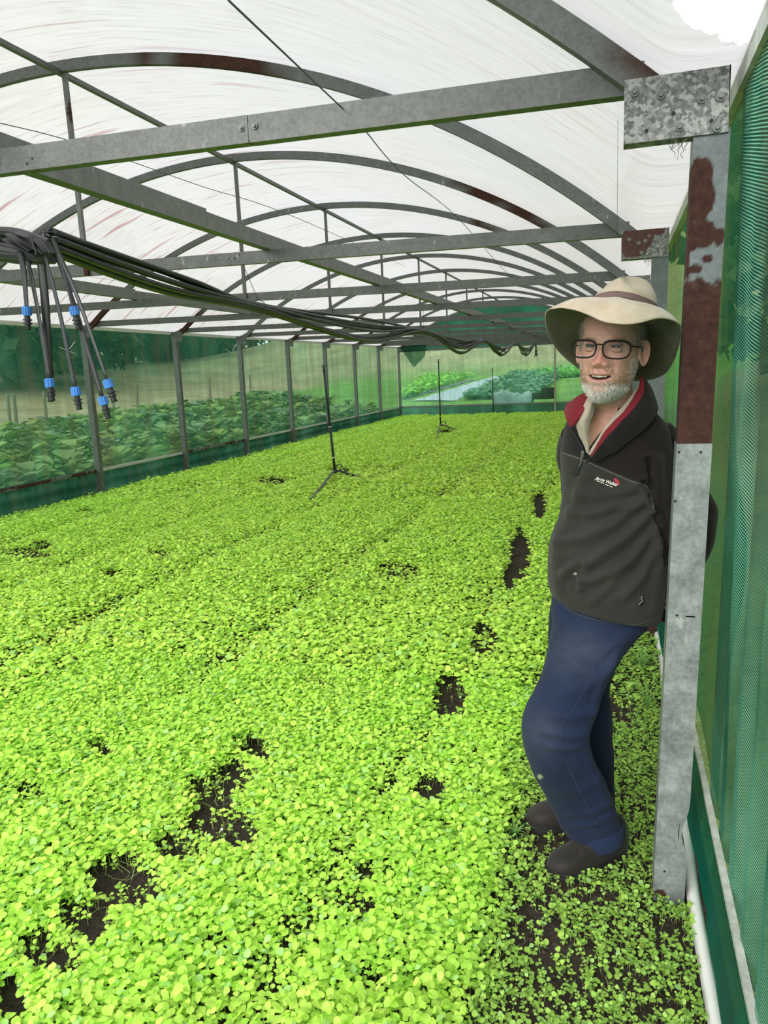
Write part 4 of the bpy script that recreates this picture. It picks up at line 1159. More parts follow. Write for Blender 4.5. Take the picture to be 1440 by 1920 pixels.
# garden beds, weed mat path and netted crop beyond the far end
def strip(name, pts, m, lab, cat, kind=None, dz=.03, nseg=30):
    L_, R_ = np.array(pts[0], float), np.array(pts[1], float); b = MB(); V = []
    for t in np.linspace(0, 1, nseg):
        l = L_[0] * (1 - t) + L_[1] * t; q = R_[0] * (1 - t) + R_[1] * t
        for s_ in np.linspace(0, 1, 6):
            p = l * (1 - s_) + q * s_
            V.append((p[0], p[1], float(terr(np.array(p[0]), np.array(p[1]))) + dz + .02 * math.sin(t * 40 + s_ * 3)))
    b.add(V, [(i * 6 + j, i * 6 + j + 1, (i + 1) * 6 + j + 1, (i + 1) * 6 + j) for i in range(nseg - 1) for j in range(5)])
    return tag(b.build(name, m, None, True), lab, cat, kind=kind)
def tp(u, v):
    """first point of the terrain seen at a picture position"""
    d = ray(u, v)
    for t in np.arange(26, 140, .25):
        p = CAM + d * t / d[1]
        if p[2] < float(terr(np.array(p[0]), np.array(p[1]))) + .02: return p[0], p[1]
    p = CAM + d * 90 / d[1]; return p[0], p[1]
PTH = simple('grey blue weed mat', (.34, .40, .44), .6, 4, .2)
strip('weed_mat_path', [(tp(775, 752), tp(925, 706)), (tp(850, 752), tp(960, 708))], PTH, 'grey blue weed mat path leading away beyond the far end', 'path')
strip('weed_mat_path', [(tp(752, 748), tp(880, 712)), (tp(762, 750), tp(892, 712))], simple('dark weed mat', (.10, .12, .12), .7, 4, .2), 'narrow dark strip left of the grey path beyond the far end', 'path')
def bed(pa, pb, pc, pd, lab, col, n_, sz, seed):
    rr_ = np.random.default_rng(seed); s_, t_ = rr_.random(n_), rr_.random(n_)
    pa, pb, pc, pd = [np.array(q) for q in (pa, pb, pc, pd)]
    P = (pa * (1 - s_[:, None]) + pb * s_[:, None]) * (1 - t_[:, None]) + (pd * (1 - s_[:, None]) + pc * s_[:, None]) * t_[:, None]
    z = terr(P[:, 0], P[:, 1])
    V, F, c = plant_leaves(P[:, 0], P[:, 1], z + sz * rr_.uniform(.5, 1.3, n_), np.full(n_, sz), T_MID, 3, rr_, np.zeros(n_), np.zeros(n_))
    c = np.tile(np.array(col), (len(V), 1)) * rr_.uniform(.6, 1.4, (len(V), 1))
    tag(mesh('vegetable_bed', V, F, M_CAB, attrs={'Col': c}), lab, 'vegetable bed', kind='stuff')
bed(tp(752, 742), tp(760, 748), tp(890, 706), tp(800, 704), 'lime green leafy bed beyond the far end, left of the path', (.30, .58, .10), 1500, .22, 1)
bed(tp(860, 752), tp(1000, 745), tp(1060, 700), tp(965, 706), 'blue green leafy bed beyond the far end, right of the path', (.16, .32, .18), 2200, .24, 2)
bed(tp(1000, 712), tp(1120, 705), tp(1150, 695), tp(1020, 699), 'bright green strip of crop high on the right beyond the far end', (.25, .55, .12), 1200, .25, 3)
# crumpled netting and two timber crates outside the far end
b = MB(); rr_ = np.random.default_rng(9)
P0, P1 = aty(925, 748, YE + .9), aty(1000, 735, YE + 1.3)
A, B = np.meshgrid(np.linspace(0, 1, 40), np.linspace(0, 1, 12))
Xn = P0[0] + (P1[0] - P0[0]) * A; Yn = YE + .6 + B * .9; Zn_ = .30 + np.sin(B * math.pi) * (.25 + .35 * fbm(A * 5, B * 2, 95)) + .03 * np.sin(A * 14 + B * 5)
Vn_ = np.stack([Xn.ravel(), Yn.ravel(), Zn_.ravel()], 1); i = np.arange(A.size).reshape(A.shape)
tag(mesh('crumpled_netting', Vn_, np.stack([i[:-1, :-1].ravel(), i[:-1, 1:].ravel(), i[1:, 1:].ravel(), i[1:, :-1].ravel()], 1), simple('white insect netting', (.55, .70, .64), .8, 8, .2), smooth=True), 'crumpled white insect netting lying outside the far end', 'netting')
M_CRATE = simple('brown crate timber', (.16, .09, .06), .85, 20, .4)
for i, (u0, u1, v0, v1, lab) in enumerate(((998, 1041, 737, 748, 'long low brown timber crate at the foot of the far end post'), (1015, 1041, 727, 737, 'smaller brown timber crate stacked on the long crate'))):
    p, q = aty(u0, v0, YE + .25), aty(u1, v1, YE + .25)
    root = empty('timber_crate', ((p[0] + q[0]) / 2, YE + .35, q[2]), lab, 'crate', 'brown crates outside the far end')
    for yy in (YE + .25, YE + .55):
        b = MB(); b.beam((p[0], yy, (p[2] + q[2]) / 2), (q[0], yy, (p[2] + q[2]) / 2), .02, abs(p[2] - q[2]) * .92); b.build('side_board', M_CRATE, root)
    for xx in (p[0], q[0]):
        b = MB(); b.beam((xx, YE + .25, (p[2] + q[2]) / 2), (xx, YE + .55, (p[2] + q[2]) / 2), .02, abs(p[2] - q[2]) * .9); b.build('end_board', M_CRATE, root)
    b = MB(); b.beam((p[0], YE + .4, q[2] + .01), (q[0], YE + .4, q[2] + .01), .28, .015); b.build('base_board', M_CRATE, root)
# ================================================================ the man
man = empty('person', (-.02, 2.3, 0), 'bearded man in wide felt hat, fleece pullover and blue work trousers leaning on the post', 'person')
FW = np.array([-.2947, .9377, 0]); FW /= np.linalg.norm(FW)
def m_cloth(name, col, nsc=220, rough=.9, var=.18, fuzz=.08, vcol=False):
    m, nt, out = mat(name); v = coord(nt); n = noise(nt, v, 9, 5, .6); n2 = noise(nt, v, nsc, 2)
    if vcol: c0 = N(nt, 'Attribute', attribute_name='Col').outputs['Color']
    else: c0 = N(nt, 'RGB'); c0.outputs[0].default_value = (*col, 1); c0 = c0.outputs[0]
    c = mixc(nt, 1.0, c0, ramp(nt, n, [(.3, (1 - var,) * 3), (.7, (1 + var,) * 3)]).outputs[0], 'MULTIPLY')
    p = princ(nt, out, c, rough, 0, bump(nt, n2, .25, .0015), .15)
    p.inputs['Sheen Weight'].default_value = fuzz; p.inputs['Sheen Roughness'].default_value = .6
    return m
M_FLEECE = m_cloth('fleece', (0, 0, 0), vcol=True)
M_DARKF = m_cloth('dark brown fleece', (.011, .008, .0078))
M_TROU = m_cloth('blue work cotton', (0, 0, 0), 500, .9, .14, .04, vcol=True)
M_SHIRT = m_cloth('beige shirt cotton', (.34, .29, .225), 400, .9, .1, .1)
M_RED = m_cloth('dark red fleece lining', (.15, .012, .018), 150, .9, .3, .05)

def loft(rings, nseg=40, sub=6, p=2.2):
    """rings: (uL,vL,uR,vR,y,thick[,thickback]) silhouette pairs -> smooth tube"""
    R_ = []
    for q in rings:
        PL, PR = aty(q[0], q[1], q[4]), aty(q[2], q[3], q[4])
        R_.append(np.concatenate([(PL + PR) / 2, (PR - PL) / 2, [q[5]]]))
    R_ = crom(R_, sub); V = []
    for q in R_:
        c, a, t = q[:3], q[3:6], q[6]
        for j in range(nseg):
            an = 2 * math.pi * j / nseg; cs, sn = math.cos(an), math.sin(an)
            e = 2 / p; x = math.copysign(abs(cs) ** e, cs); z = math.copysign(abs(sn) ** e, sn)
            V.append(c + a * x + FW * t * z)
    V = np.array(V); n = len(R_); i = np.arange(n * nseg).reshape(n, nseg)
    k = np.roll(i, -1, 1)
    F = np.stack([i[:-1].ravel(), k[:-1].ravel(), k[1:].ravel(), i[1:].ravel()], 1)
    return V, F, n
def vnormals(V, F):
    a = V[F[:, 1]] - V[F[:, 0]]; b = V[F[:, -1]] - V[F[:, 0]]; n = np.cross(a, b); out = np.zeros_like(V)
    for j in range(F.shape[1]): np.add.at(out, F[:, j], n)
    return out / (np.linalg.norm(out, axis=1)[:, None] + 1e-12)
def seg_d(U, Vv, pts):
    """distance in picture px of points to a polyline, for placing folds"""
    d = np.full(U.shape, 1e9)
    for (x0, y0), (x1, y1) in zip(pts[:-1], pts[1:]):
        dx, dy = x1 - x0, y1 - y0; t = np.clip(((U - x0) * dx + (Vv - y0) * dy) / (dx * dx + dy * dy), 0, 1)
        d = np.minimum(d, np.hypot(U - x0 - t * dx, Vv - y0 - t * dy))
    return d
def folds_px(V, Nn, folds):
    q = proj(V); cam_d = CAM - V; cam_d /= np.linalg.norm(cam_d, axis=1)[:, None]
    face = np.clip((Nn * cam_d).sum(1) * 1.5, 0, 1); out = V.copy()
    for pts, wd, amp in folds:
        d = seg_d(q[:, 0], q[:, 1], pts)
        f = np.exp(-(d / wd) ** 2) - .35 * np.exp(-((d - wd * 2.0) / wd) ** 2)
        out += Nn * (amp * f * face)[:, None]
    return out
def cap(V, F, n, nseg, ends=(True, True)):
    V = list(V); F = [tuple(int(t) for t in f) for f in F]
    if ends[0]: F.append(tuple(range(nseg))[::-1])
    if ends[1]: F.append(tuple((n - 1) * nseg + j for j in range(nseg)))
    return np.array(V), F

# ---- fleece pullover
TR = [(1040, 1126, 1233, 1163, 2.300, .118), (1032, 1108, 1240, 1140, 2.305, .124), (1028, 1080, 1246, 1095, 2.31, .128), (1029, 1045, 1250, 1050, 2.31, .128), (1036, 1008, 1252, 1000, 2.315, .124),
      (1050, 970, 1254, 950, 2.32, .120), (1057, 930, 1256, 905, 2.32, .122), (1055, 890, 1256, 868, 2.315, .124), (1053, 850, 1256, 835, 2.31, .12), (1057, 815, 1252, 808, 2.305, .115), (1066, 788, 1238, 784, 2.30, .105), (1084, 770, 1218, 766, 2.29, .088), (1098, 758, 1200, 756, 2.28, .068)]
V, F, n = loft(TR, 110, 14, 2.15)
Nn = vnormals(V, F)
if ((V - V.mean(0)) * Nn).sum() < 0: Nn = -Nn
FOLDS = [([(1225, 955), (1170, 1010), (1105, 1055), (1060, 1075)], 9, .010), ([(1232, 985), (1185, 1050), (1120, 1085), (1078, 1090)], 8, .009), ([(1235, 1010), (1205, 1080), (1170, 1120)], 8, .007),
         ([(1215, 930), (1150, 985), (1090, 1010), (1045, 1015)], 9, .007), ([(1222, 945), (1160, 950), (1100, 965), (1070, 960)], 8, .005), ([(1200, 1020), (1140, 1100), (1110, 1130)], 7, .005),
         ([(1078, 1098), (1072, 1074), (1090, 1062)], 6, -.010), ([(1068, 1100), (1090, 1104)], 5, .006), ([(1222, 935), (1208, 905)], 5, -.010), ([(1224, 958), (1213, 938), (1206, 918)], 4, .008), ([(1216, 860), (1224, 920), (1233, 965), (1241, 1010), (1249, 1060)], 4, -.014), ([(1232, 860), (1240, 930), (1250, 990)], 9, .006),
         ([(1232, 1000), (1236, 1060), (1226, 1140)], 8, .005), ([(1045, 1000), (1040, 1060), (1048, 1110)], 9, .005), ([(1100, 880), (1080, 940), (1062, 985)], 10, .004), ([(1190, 920), (1130, 930), (1085, 925)], 10, .003)]
V = folds_px(V, Nn, [(p_, w_, a_ * 1.7) for p_, w_, a_ in FOLDS])
V = V + Nn * ((fbm(V[:, 0] * 14 + V[:, 2] * 6, V[:, 2] * 12, 100, 3) - .5) * .007)[:, None]
q = proj(V)
# colour seam: dark yoke above, olive grey below
seam = np.interp(q[:, 0], [1040, 1052, 1075, 1092, 1110, 1150, 1185, 1208, 1216, 1222, 1228, 1236, 1242, 1248, 1254], [846, 846, 853, 860, 868, 885, 900, 907, 915, 932, 955, 985, 1015, 1045, 1080])
back = (Nn @ FW) > .15
dark = sst(seam + .8, seam - .8, q[:, 1]) if False else (q[:, 1] < seam).astype(float)
OL = np.array([.025, .024, .020]); DK = np.array([.011, .008, .0078])
col = OL * (1 - dark[:, None]) + DK * dark[:, None]
edge = np.exp(-((q[:, 1] - seam - 2.5) / 1.6) ** 2); col = col * (1 + .35 * edge[:, None] * (1 - dark[:, None]))
Vt, Ft = cap(V, F, n, 110)
fl_ = mesh('fleece_pullover', Vt, Ft, M_FLEECE, man, True, attrs={'Col': col})
tag(fl_, 'olive grey fleece pullover with dark brown yoke')
md = fl_.modifiers.new('sub', 'SUBSURF'); md.levels = 0; md.render_levels = 0
BV = [Vt.copy()]; BF = [list(f) for f in Ft if len(f) <= 4]
# hem band
def tubeP(pts, rads, nseg=28, flat=1.0, seed=0, wr=.004, wf=30):
    P = [aty(u, v, y) for u, v, y in pts]; P = crom(P, 8); R2 = np.interp(np.linspace(0, 1, len(P)), np.linspace(0, 1, len(rads)), rads)
    b = MB(); b.tube(P, list(R2), nseg); V = np.array(b.V); F = b.F
    Fq = np.array([f for f in F if len(f) == 4]); Nn = vnormals(V, Fq)
    ctr = np.repeat(P, nseg, 0); 
    if ((V - ctr) * Nn).sum() < 0: Nn = -Nn
    s_ = np.repeat(np.linspace(0, 1, len(P)), nseg); an = np.tile(np.arange(nseg) / nseg, len(P))
    V = V + Nn * (wr * np.sin(s_ * wf + 2.5 * np.sin(an * 6.28 + seed)) * (.4 + vn(s_ * 8, an * 3, seed)))[:, None]
    return V, F
ARM_N = [(1226, 806, 2.315), (1246, 850, 2.33), (1278, 905, 2.345), (1303, 950, 2.365), (1309, 992, 2.39), (1292, 1045, 2.41), (1263, 1100, 2.43), (1246, 1135, 2.435)]
V, F = tubeP(ARM_N, [.050, .060, .060, .056, .054, .048, .042, .036], seed=1)
sl = mesh('sleeve', V, F, M_DARKF, man, True)
V, F = tubeP([(1079, 812, 2.36), (1076, 862, 2.44), (1083, 925, 2.50), (1096, 990, 2.52), (1120, 1050, 2.50), (1155, 1090, 2.48), (1182, 1108, 2.47)], [.046, .052, .048, .046, .042, .038, .034], seed=2)
mesh('sleeve', V, F, M_DARKF, man, True)
V, F = tubeP([(1249, 1118, 2.437), (1243, 1140, 2.437), (1239, 1156, 2.44)], [.037, .037, .037], seed=3, wr=.001)
tag(mesh('cuff', V, F, simple('black cuff', (.008, .008, .012), .9), man, True), 'black cuff')

# ---- trousers
NL = [(1040, 1100, 1236, 1125, 2.305, .105), (1034, 1140, 1222, 1160, 2.30, .11), (1036, 1180, 1192, 1190, 2.28, .104), (1027, 1225, 1165, 1222, 2.255, .098), (1017, 1265, 1146, 1255, 2.24, .094), (998, 1305, 1127, 1298, 2.22, .088), (983, 1340, 1117, 1338, 2.205, .082),
      (979, 1368, 1106, 1370, 2.195, .078), (982, 1400, 1105, 1394, 2.195, .075), (990, 1428, 1113, 1420, 2.20, .073), (1003, 1458, 1127, 1450, 2.21, .071), (1019, 1487, 1141, 1481, 2.225, .070), (1035, 1517, 1153, 1512, 2.245, .069), (1050, 1547, 1161, 1537, 2.262, .068), (1062, 1566, 1164, 1550, 2.27, .067)]
V, F, n = loft(NL, 80, 9, 2.1); Nn = vnormals(V, F)
if ((V - V.mean(0)) * Nn).sum() < 0: Nn = -Nn
TF_ = [([(1110, 1375), (1070, 1385), (1020, 1370)], 7, .005), ([(1112, 1390), (1075, 1405), (1030, 1400)], 6, .005), ([(1122, 1330), (1080, 1345), (1030, 1340)], 8, .005), ([(1180, 1195), (1120, 1230), (1060, 1235)], 9, .004), ([(1150, 1245), (1100, 1290), (1050, 1300)], 8, .004),
       ([(1160, 1225), (1128, 1280), (1112, 1340)], 6, .005), ([(1150, 1500), (1110, 1525), (1065, 1530)], 6, .005), ([(1155, 1525), (1115, 1545), (1070, 1548)], 5, .005), ([(1128, 1455), (1095, 1480), (1050, 1490)], 8, .004), ([(1105, 1410), (1120, 1460), (1140, 1505)], 7, .004), ([(1040, 1200), (1038, 1250)], 6, -.005)]
V = folds_px(V, Nn, [(p_, w_, a_ * 1.1) for p_, w_, a_ in TF_]) + Nn * ((fbm(V[:, 0] * 16 + V[:, 1] * 5, V[:, 2] * 15, 110, 3) - .5) * .007)[:, None]
q = proj(V)
NAVY = np.array([.010, .018, .046]); FADE = np.array([.040, .050, .076]); DRK = np.array([.007, .012, .024])
f1 = np.exp(-(((q[:, 0] - 1085) / 60) ** 2 + ((q[:, 1] - 1225) / 45) ** 2)) * .75 + np.exp(-(((q[:, 0] - 1010) / 40) ** 2 + ((q[:, 1] - 1375) / 50) ** 2)) * .6
f1 = np.clip(f1 * (.5 + fbm(q[:, 0] / 22, q[:, 1] / 10, 5)), 0, 1)[:, None]
f2 = (np.exp(-(((q[:, 0] - 1060) / 45) ** 2 + ((q[:, 1] - 1470) / 55) ** 2)) * .8)[:, None] * np.clip(fbm(q[:, 0] / 20, q[:, 1] / 26, 9) * 1.5, 0, 1)[:, None]
col = NAVY * (1 - f1) + FADE * f1; col = col * (1 - f2) + DRK * f2
pt = np.exp(-(((q[:, 0] - 1012) / 6) ** 2 + ((q[:, 1] - 1457) / 4) ** 2) * 1.0); pt = ((pt > .45) & ((Nn @ FW) < 0))[:, None]
col = np.where(pt, np.array([.30, .36, .20]), col)
Vt, Ft = cap(V, F, n, 80)
trou = mesh('trousers', Vt, Ft, M_TROU, man, True, attrs={'Col': col})
o0 = sum(len(v) for v in BV); BV.append(Vt.copy()); BF += [[i + o0 for i in f] for f in Ft if len(f) <= 4]
FLg = [(1033, 1140, 1215, 1165, 2.34, .095), (1028, 1185, 1185, 1200, 2.355, .09), (1030, 1235, 1158, 1240, 2.37, .086), (1038, 1290, 1143, 1290, 2.38, .08), (1042, 1345, 1146, 1345, 2.40, .076), (1048, 1410, 1149, 1410, 2.42, .070), (1056, 1460, 1151, 1460, 2.44, .068), (1062, 1505, 1150, 1505, 2.455, .066), (1052, 1540, 1140, 1540, 2.465, .064)]
V2, F2, n2 = loft(FLg, 60, 8, 2.1); Nn = vnormals(V2, F2)
V2 = V2 + Nn * ((fbm(V2[:, 0] * 18, V2[:, 2] * 16, 113, 3) - .5) * .012)[:, None]
Vt2, Ft2 = cap(V2, F2, n2, 60)
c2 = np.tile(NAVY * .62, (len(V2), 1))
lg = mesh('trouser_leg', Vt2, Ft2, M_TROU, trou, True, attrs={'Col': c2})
# turned up cuff
CUF = [(1060, 1556, 1166, 1541, 2.270, .071), (1064, 1564, 1168, 1549, 2.272, .073), (1073, 1577, 1168, 1562, 2.277, .073), (1079, 1586, 1166, 1570, 2.28, .070)]
V, F, n = loft(CUF, 60, 4, 2.1); Vc, Fc = cap(V, F, n, 60, (False, False))
cf_ = mesh('turned_cuff', Vc, Fc, M_TROU, trou, True, attrs={'Col': np.tile(NAVY * 1.35, (len(Vc), 1))})
md = cf_.modifiers.new('thick', 'SOLIDIFY'); md.thickness = .004; md.offset = 1

# ---- surface for decals
bvh = BVHTree.FromPolygons([Vector(v) for v in np.concatenate(BV)], [tuple(f) for f in BF])
def onto(u, v, off=.0015, fb=2.2):
    d = ray(u, v); d = d / np.linalg.norm(d); h = bvh.ray_cast(Vector(CAM), Vector(d), 4.0)
    if h[0] is None: return aty(u, v, fb)
    return np.array(h[0]) - d * off
def decal(name, poly, m, off=.003, thick=.002, res=3.0, parent=man, lab=None):
    us = [p[0] for p in poly]; vs = [p[1] for p in poly]
    bm = bmesh.new(); vv = [bm.verts.new((p[0], p[1], 0)) for p in poly]; bm.faces.new(vv)
    bmesh.ops.triangulate(bm, faces=bm.faces[:])
    for _ in range(5):
        e = [x for x in bm.edges if x.calc_length() > res]
        if not e: break
        bmesh.ops.subdivide_edges(bm, edges=e, cuts=1, use_grid_fill=False); bmesh.ops.triangulate(bm, faces=bm.faces[:])
    bm.verts.index_update()
    V = [onto(v_.co.x, v_.co.y, off) for v_ in bm.verts]; F = [tuple(x.index for x in f.verts) for f in bm.faces]; bm.free()
    # every face towards the camera
    V = np.array(V); F2 = []
    for f in F:
        nn = np.cross(V[f[1]] - V[f[0]], V[f[2]] - V[f[0]]); F2.append(f if nn @ (CAM - V[f[0]]) > 0 else f[::-1])
    o = mesh(name, V, F2, m, parent, True)
    s_ = o.modifiers.new('thick', 'SOLIDIFY'); s_.thickness = thick; s_.offset = -1
    if lab: o['label'] = lab
    return o
def cord(name, pts, r_, m, off=.001, parent=man, lab=None):
    P = crom(np.array(pts, float), 6); b = MB(); b.tube([onto(u, v, off) for u, v in P], r_, 6)
    o = b.build(name, m, parent, True)
    if lab: o['label'] = lab
    return o
M_ZIP = simple('black zip tape', (.012, .012, .014), .7)
M_ZIPM = simple('grey zip metal', (.30, .30, .30), .35, metal=.8)
M_SEAM = m_cloth('seam thread', (.10, .098, .085))
cord('yoke_seam', [(1053, 849), (1075, 856), (1092, 862), (1110, 870), (1150, 888), (1185, 903), (1205, 909), (1216, 918), (1226, 955)], .0016, M_SEAM, .0005, fl_)
cord('side_seam', [(1208, 1050), (1203, 1080), (1200, 1110), (1195, 1150), (1193, 1172)], .0010, simple('dark seam', (.03, .03, .028), .9), .0002, fl_)
cord('hem_seam', [(1036, 1112), (1060, 1140), (1100, 1158), (1140, 1166), (1190, 1172), (1224, 1160)], .0011, simple('hem seam', (.05, .05, .045), .9), .0002, fl_)
# hole with a frayed edge low on the front
decal('small_hole', [(1074, 1077), (1078, 1073), (1082, 1075), (1080, 1079)], simple('pale hole', (.35, .35, .30), .9), .0012, .0005, 2, fl_)
# small side tag with pale stitching
decal('side_tag', [(1201, 1114), (1207, 1115), (1206, 1132), (1200, 1137), (1196, 1134)], M_ZIP, .003, .001, 3, fl_)
cord('tag_lettering', [(1205, 1118), (1202, 1123), (1205, 1126), (1200, 1131), (1198, 1134)], .0006, simple('tag thread', (.45, .45, .42), .8), .0045, fl_)
# embroidered chest mark
def text_decal(body, uv0, uv1, hpx, m, name, off=.0022, shear=.3, bold=0.0):
    cu = bpy.data.curves.new(name, 'FONT'); cu.body = body; cu.size = 1; cu.shear = shear; cu.offset = bold
    o = bpy.data.objects.new('tmp', cu); C.objects.link(o)
    bpy.context.view_layer.update()
    me = bpy.data.meshes.new_from_object(o.evaluated_get(bpy.context.evaluated_depsgraph_get())); bpy.data.objects.remove(o)
    co = np.array([v.co[:] for v in me.vertices]); fs = [tuple(p.vertices) for p in me.polygons]; bpy.data.meshes.remove(me)
    x0, x1 = co[:, 0].min(), co[:, 0].max()
    e = np.array(uv1, float) - np.array(uv0, float); L = np.hypot(*e); ex = e / L; ey = np.array([ex[1], -ex[0]])
    P = np.array(uv0)[None] + (co[:, :1] - x0) / (x1 - x0) * L * ex[None] + co[:, 1:2] * hpx * ey[None]
    V = np.array([onto(u, v, off) for u, v in P])
    o2 = mesh(name, V, fs, m, fl_); return o2
M_STITCH = simple('white embroidery', (.72, .70, .64), .8)
t_ = text_decal('Jarvis Walker', (1115.5, 898), (1158, 912.5), 8.5, M_STITCH, 'chest_lettering', .0030, .35, .015)
decal('chest_emblem', [(1150, 898), (1155, 897), (1160, 901), (1162, 907), (1160, 911), (1156, 909), (1153, 904)], simple('red embroidery', (.35, .03, .05), .8), .0015, .0008, 2, fl_)
text_decal('AUSTRALIAN CLOTHING CO', (1117.5, 902.5), (1149, 914), 3.0, M_STITCH, 'chest_small_lettering', .0030, 0, .02) if False else cord('chest_underline', [(1119, 901.5), (1125, 903)], .0005, M_STITCH, .002, fl_)
for a_, b_ in (((1119, 901.5), (1124, 903)), ((1126, 904), (1132.5, 906.5)), ((1134.5, 908), (1141, 910.5)), ((1143, 911.2), (1148.5, 913.5))):
    cord('chest_small_lettering', [a_, ((a_[0] + b_[0]) / 2, (a_[1] + b_[1]) / 2), b_], .0011, M_STITCH, .002, fl_)
# trousers details: side seams, pocket
M_TSEAM = simple('trouser seam', (.022, .034, .068), .9)
M_TSEAMD = simple('trouser seam dark', (.02, .03, .07), .9)
cord('leg_seam', [(1165, 1195), (1120, 1245), (1085, 1315), (1058, 1352), (1052, 1385), (1062, 1430), (1085, 1480), (1105, 1520), (1120, 1552)], .0010, M_TSEAM, .0003, trou)
cord('leg_seam', [(1060, 1352), (1054, 1385), (1064, 1430), (1087, 1480), (1107, 1520), (1122, 1552)], .0008, M_TSEAMD, .0002, trou)
cord('pocket_seam', [(1138, 1180), (1138, 1210), (1125, 1206), (1095, 1196)], .0009, M_TSEAMD, .0003, trou)
cord('pocket_seam', [(1049, 1150), (1044, 1180), (1040, 1195)], .0009, M_TSEAMD, .0003, trou)
cord('cuff_seam', [(1078, 1572), (1100, 1580), (1130, 1574), (1160, 1556)], .0008, M_TSEAM, .003, trou)

# ---- boots
M_BOOT = m_cloth('worn brown leather boot', (.020, .0165, .013), 90, .55, .35, .1)
M_SOLE = simple('black rubber sole', (.018, .017, .016), .8, 60, .3)
def boot(heel, toe, par, lab, z0=.004):
    heel = np.array([*heel, 0]); toe = np.array([*toe, 0]); ax = toe - heel; L = np.linalg.norm(ax); ax /= L; sd_ = np.array([-ax[1], ax[0], 0])
    ss = np.array([0, .03, .08, .16, .26, .36, .46, .56, .66, .76, .85, .92, .97, 1.0])
    ww = np.array([.012, .026, .034, .038, .038, .038, .041, .046, .051, .053, .050, .041, .027, .010])
    hh = np.array([.10, .125, .14, .15, .15, .146, .128, .104, .088, .078, .070, .060, .048, .036])
    V = []; m_ = 22
    fine_ = np.linspace(0, 1, 40); W = np.interp(fine_, ss, ww); H = np.interp(fine_, ss, hh)
    k = np.array([.25, .5, .25]); W = np.convolve(np.pad(W, 1, 'edge'), k, 'valid'); H = np.convolve(np.pad(H, 1, 'edge'), k, 'valid')
    for s_, w_, h_ in zip(fine_, W, H):
        for j in range(m_):
            a = math.pi * j / (m_ - 1); x = math.cos(a); z = math.sin(a)
            x = math.copysign(abs(x) ** .8, x); z = z ** .75
            off = .006 * math.sin(s_ * 3.1)
            wr = .0018 * math.sin(s_ * 60) * math.exp(-((s_ - .6) / .12) ** 2) * z
            V.append(heel + ax * L * s_ + sd_ * (x * w_ * (1 - .12 * z * (h_ > .11)) + off) + np.array([0, 0, z0 + .024 + z * (h_ - .024) + wr]))
    n_ = len(fine_); F = [(i * m_ + j, (i + 1) * m_ + j, (i + 1) * m_ + j + 1, i * m_ + j + 1) for i in range(n_ - 1) for j in range(m_ - 1)]
    F += [tuple(range(m_)), tuple((n_ - 1) * m_ + j for j in range(m_))[::-1]]
    bt = mesh('boot', V, F, M_BOOT, par, True); bt['label'] = lab
    b = MB(); Vs_ = []; N_ = []
    for s_, w_ in zip(fine_, W):
        N_.append((heel + ax * (L * (s_ * 1.03 - .015)), w_ + .005))
    left = [c + sd_ * (w + .006 * math.sin(i / 39 * 3.1)) for i, (c, w) in enumerate(N_)]; right = [c - sd_ * (w - .006 * math.sin(i / 39 * 3.1)) for i, (c, w) in enumerate(N_)]
    ring_ = left + right[::-1]; m2 = len(ring_)
    up_ = np.array([0, 0, 1.0])
    for z in (z0 - .004, z0 + .010, z0 + .012, z0 + .026, z0 + .030):
        gr = 1.0 if z < z0 + .011 else .985
        c0 = (heel + toe) / 2
        Vs_ += [c0 + (p - c0) * gr + up_ * z for p in ring_]
    F = [(i * m2 + j, i * m2 + (j + 1) % m2, (i + 1) * m2 + (j + 1) % m2, (i + 1) * m2 + j) for i in range(4) for j in range(m2)] + [tuple(range(m2))[::-1], tuple(4 * m2 + j for j in range(m2))]
    mesh('sole', Vs_, F, M_SOLE, bt)
    return bt
boot((.050, 2.345), (-.183, 2.160), man, 'near brown leather boot')
boot((-.020, 2.520), (-.283, 2.412), man, 'far brown leather boot')

# ---- head, neck and hands as one body
HS = 1.06
yaw_h, roll_h, pit_h = math.radians(13), math.radians(4.5), math.radians(3)
Fd = np.array([-math.sin(yaw_h), -math.cos(yaw_h), .03]); Fd /= np.linalg.norm(Fd)
Xd = np.array([math.cos(yaw_h), -math.sin(yaw_h), 0.0]); Ud = np.cross(Fd, -Xd) if np.cross(Fd, -Xd)[2] > 0 else np.cross(-Xd, Fd)
Ud = np.array([0, 0, 1.0]) - Fd * Fd[2]; Ud /= np.linalg.norm(Ud)
cr_, sr_ = math.cos(roll_h), math.sin(roll_h)
X2d = Xd * cr_ - Ud * sr_; U2d = Xd * sr_ + Ud * cr_
H0 = aty(1145, 655, 2.20)
def HW_(P):
    """head coordinates (x to picture right, y back, z up) -> world"""
    P = np.asarray(P, float) * HS
    return H0 + P[..., :1] * X2d - P[..., 1:2] * Fd + P[..., 2:3] * U2d
lv = np.array([(-.128, .006, -.070, -.050), (-.124, .020, -.088, -.020), (-.114, .034, -.096, .0), (-.100, .047, -.098, .025), (-.080, .0580, -.098, .055), (-.060, .0645, -.095, .075), (-.040, .0690, -.092, .086),
               (-.020, .071, -.089, .092), (.0, .0730, -.087, .096), (.020, .0750, -.090, .100), (.040, .0765, -.090, .101), (.060, .0755, -.086, .100), (.080, .070, -.076, .092), (.098, .056, -.055, .074), (.110, .036, -.030, .046), (.116, .010, -.006, .014)])
LV = crom(lv, 10); nr_, na = len(LV), 150
P = []
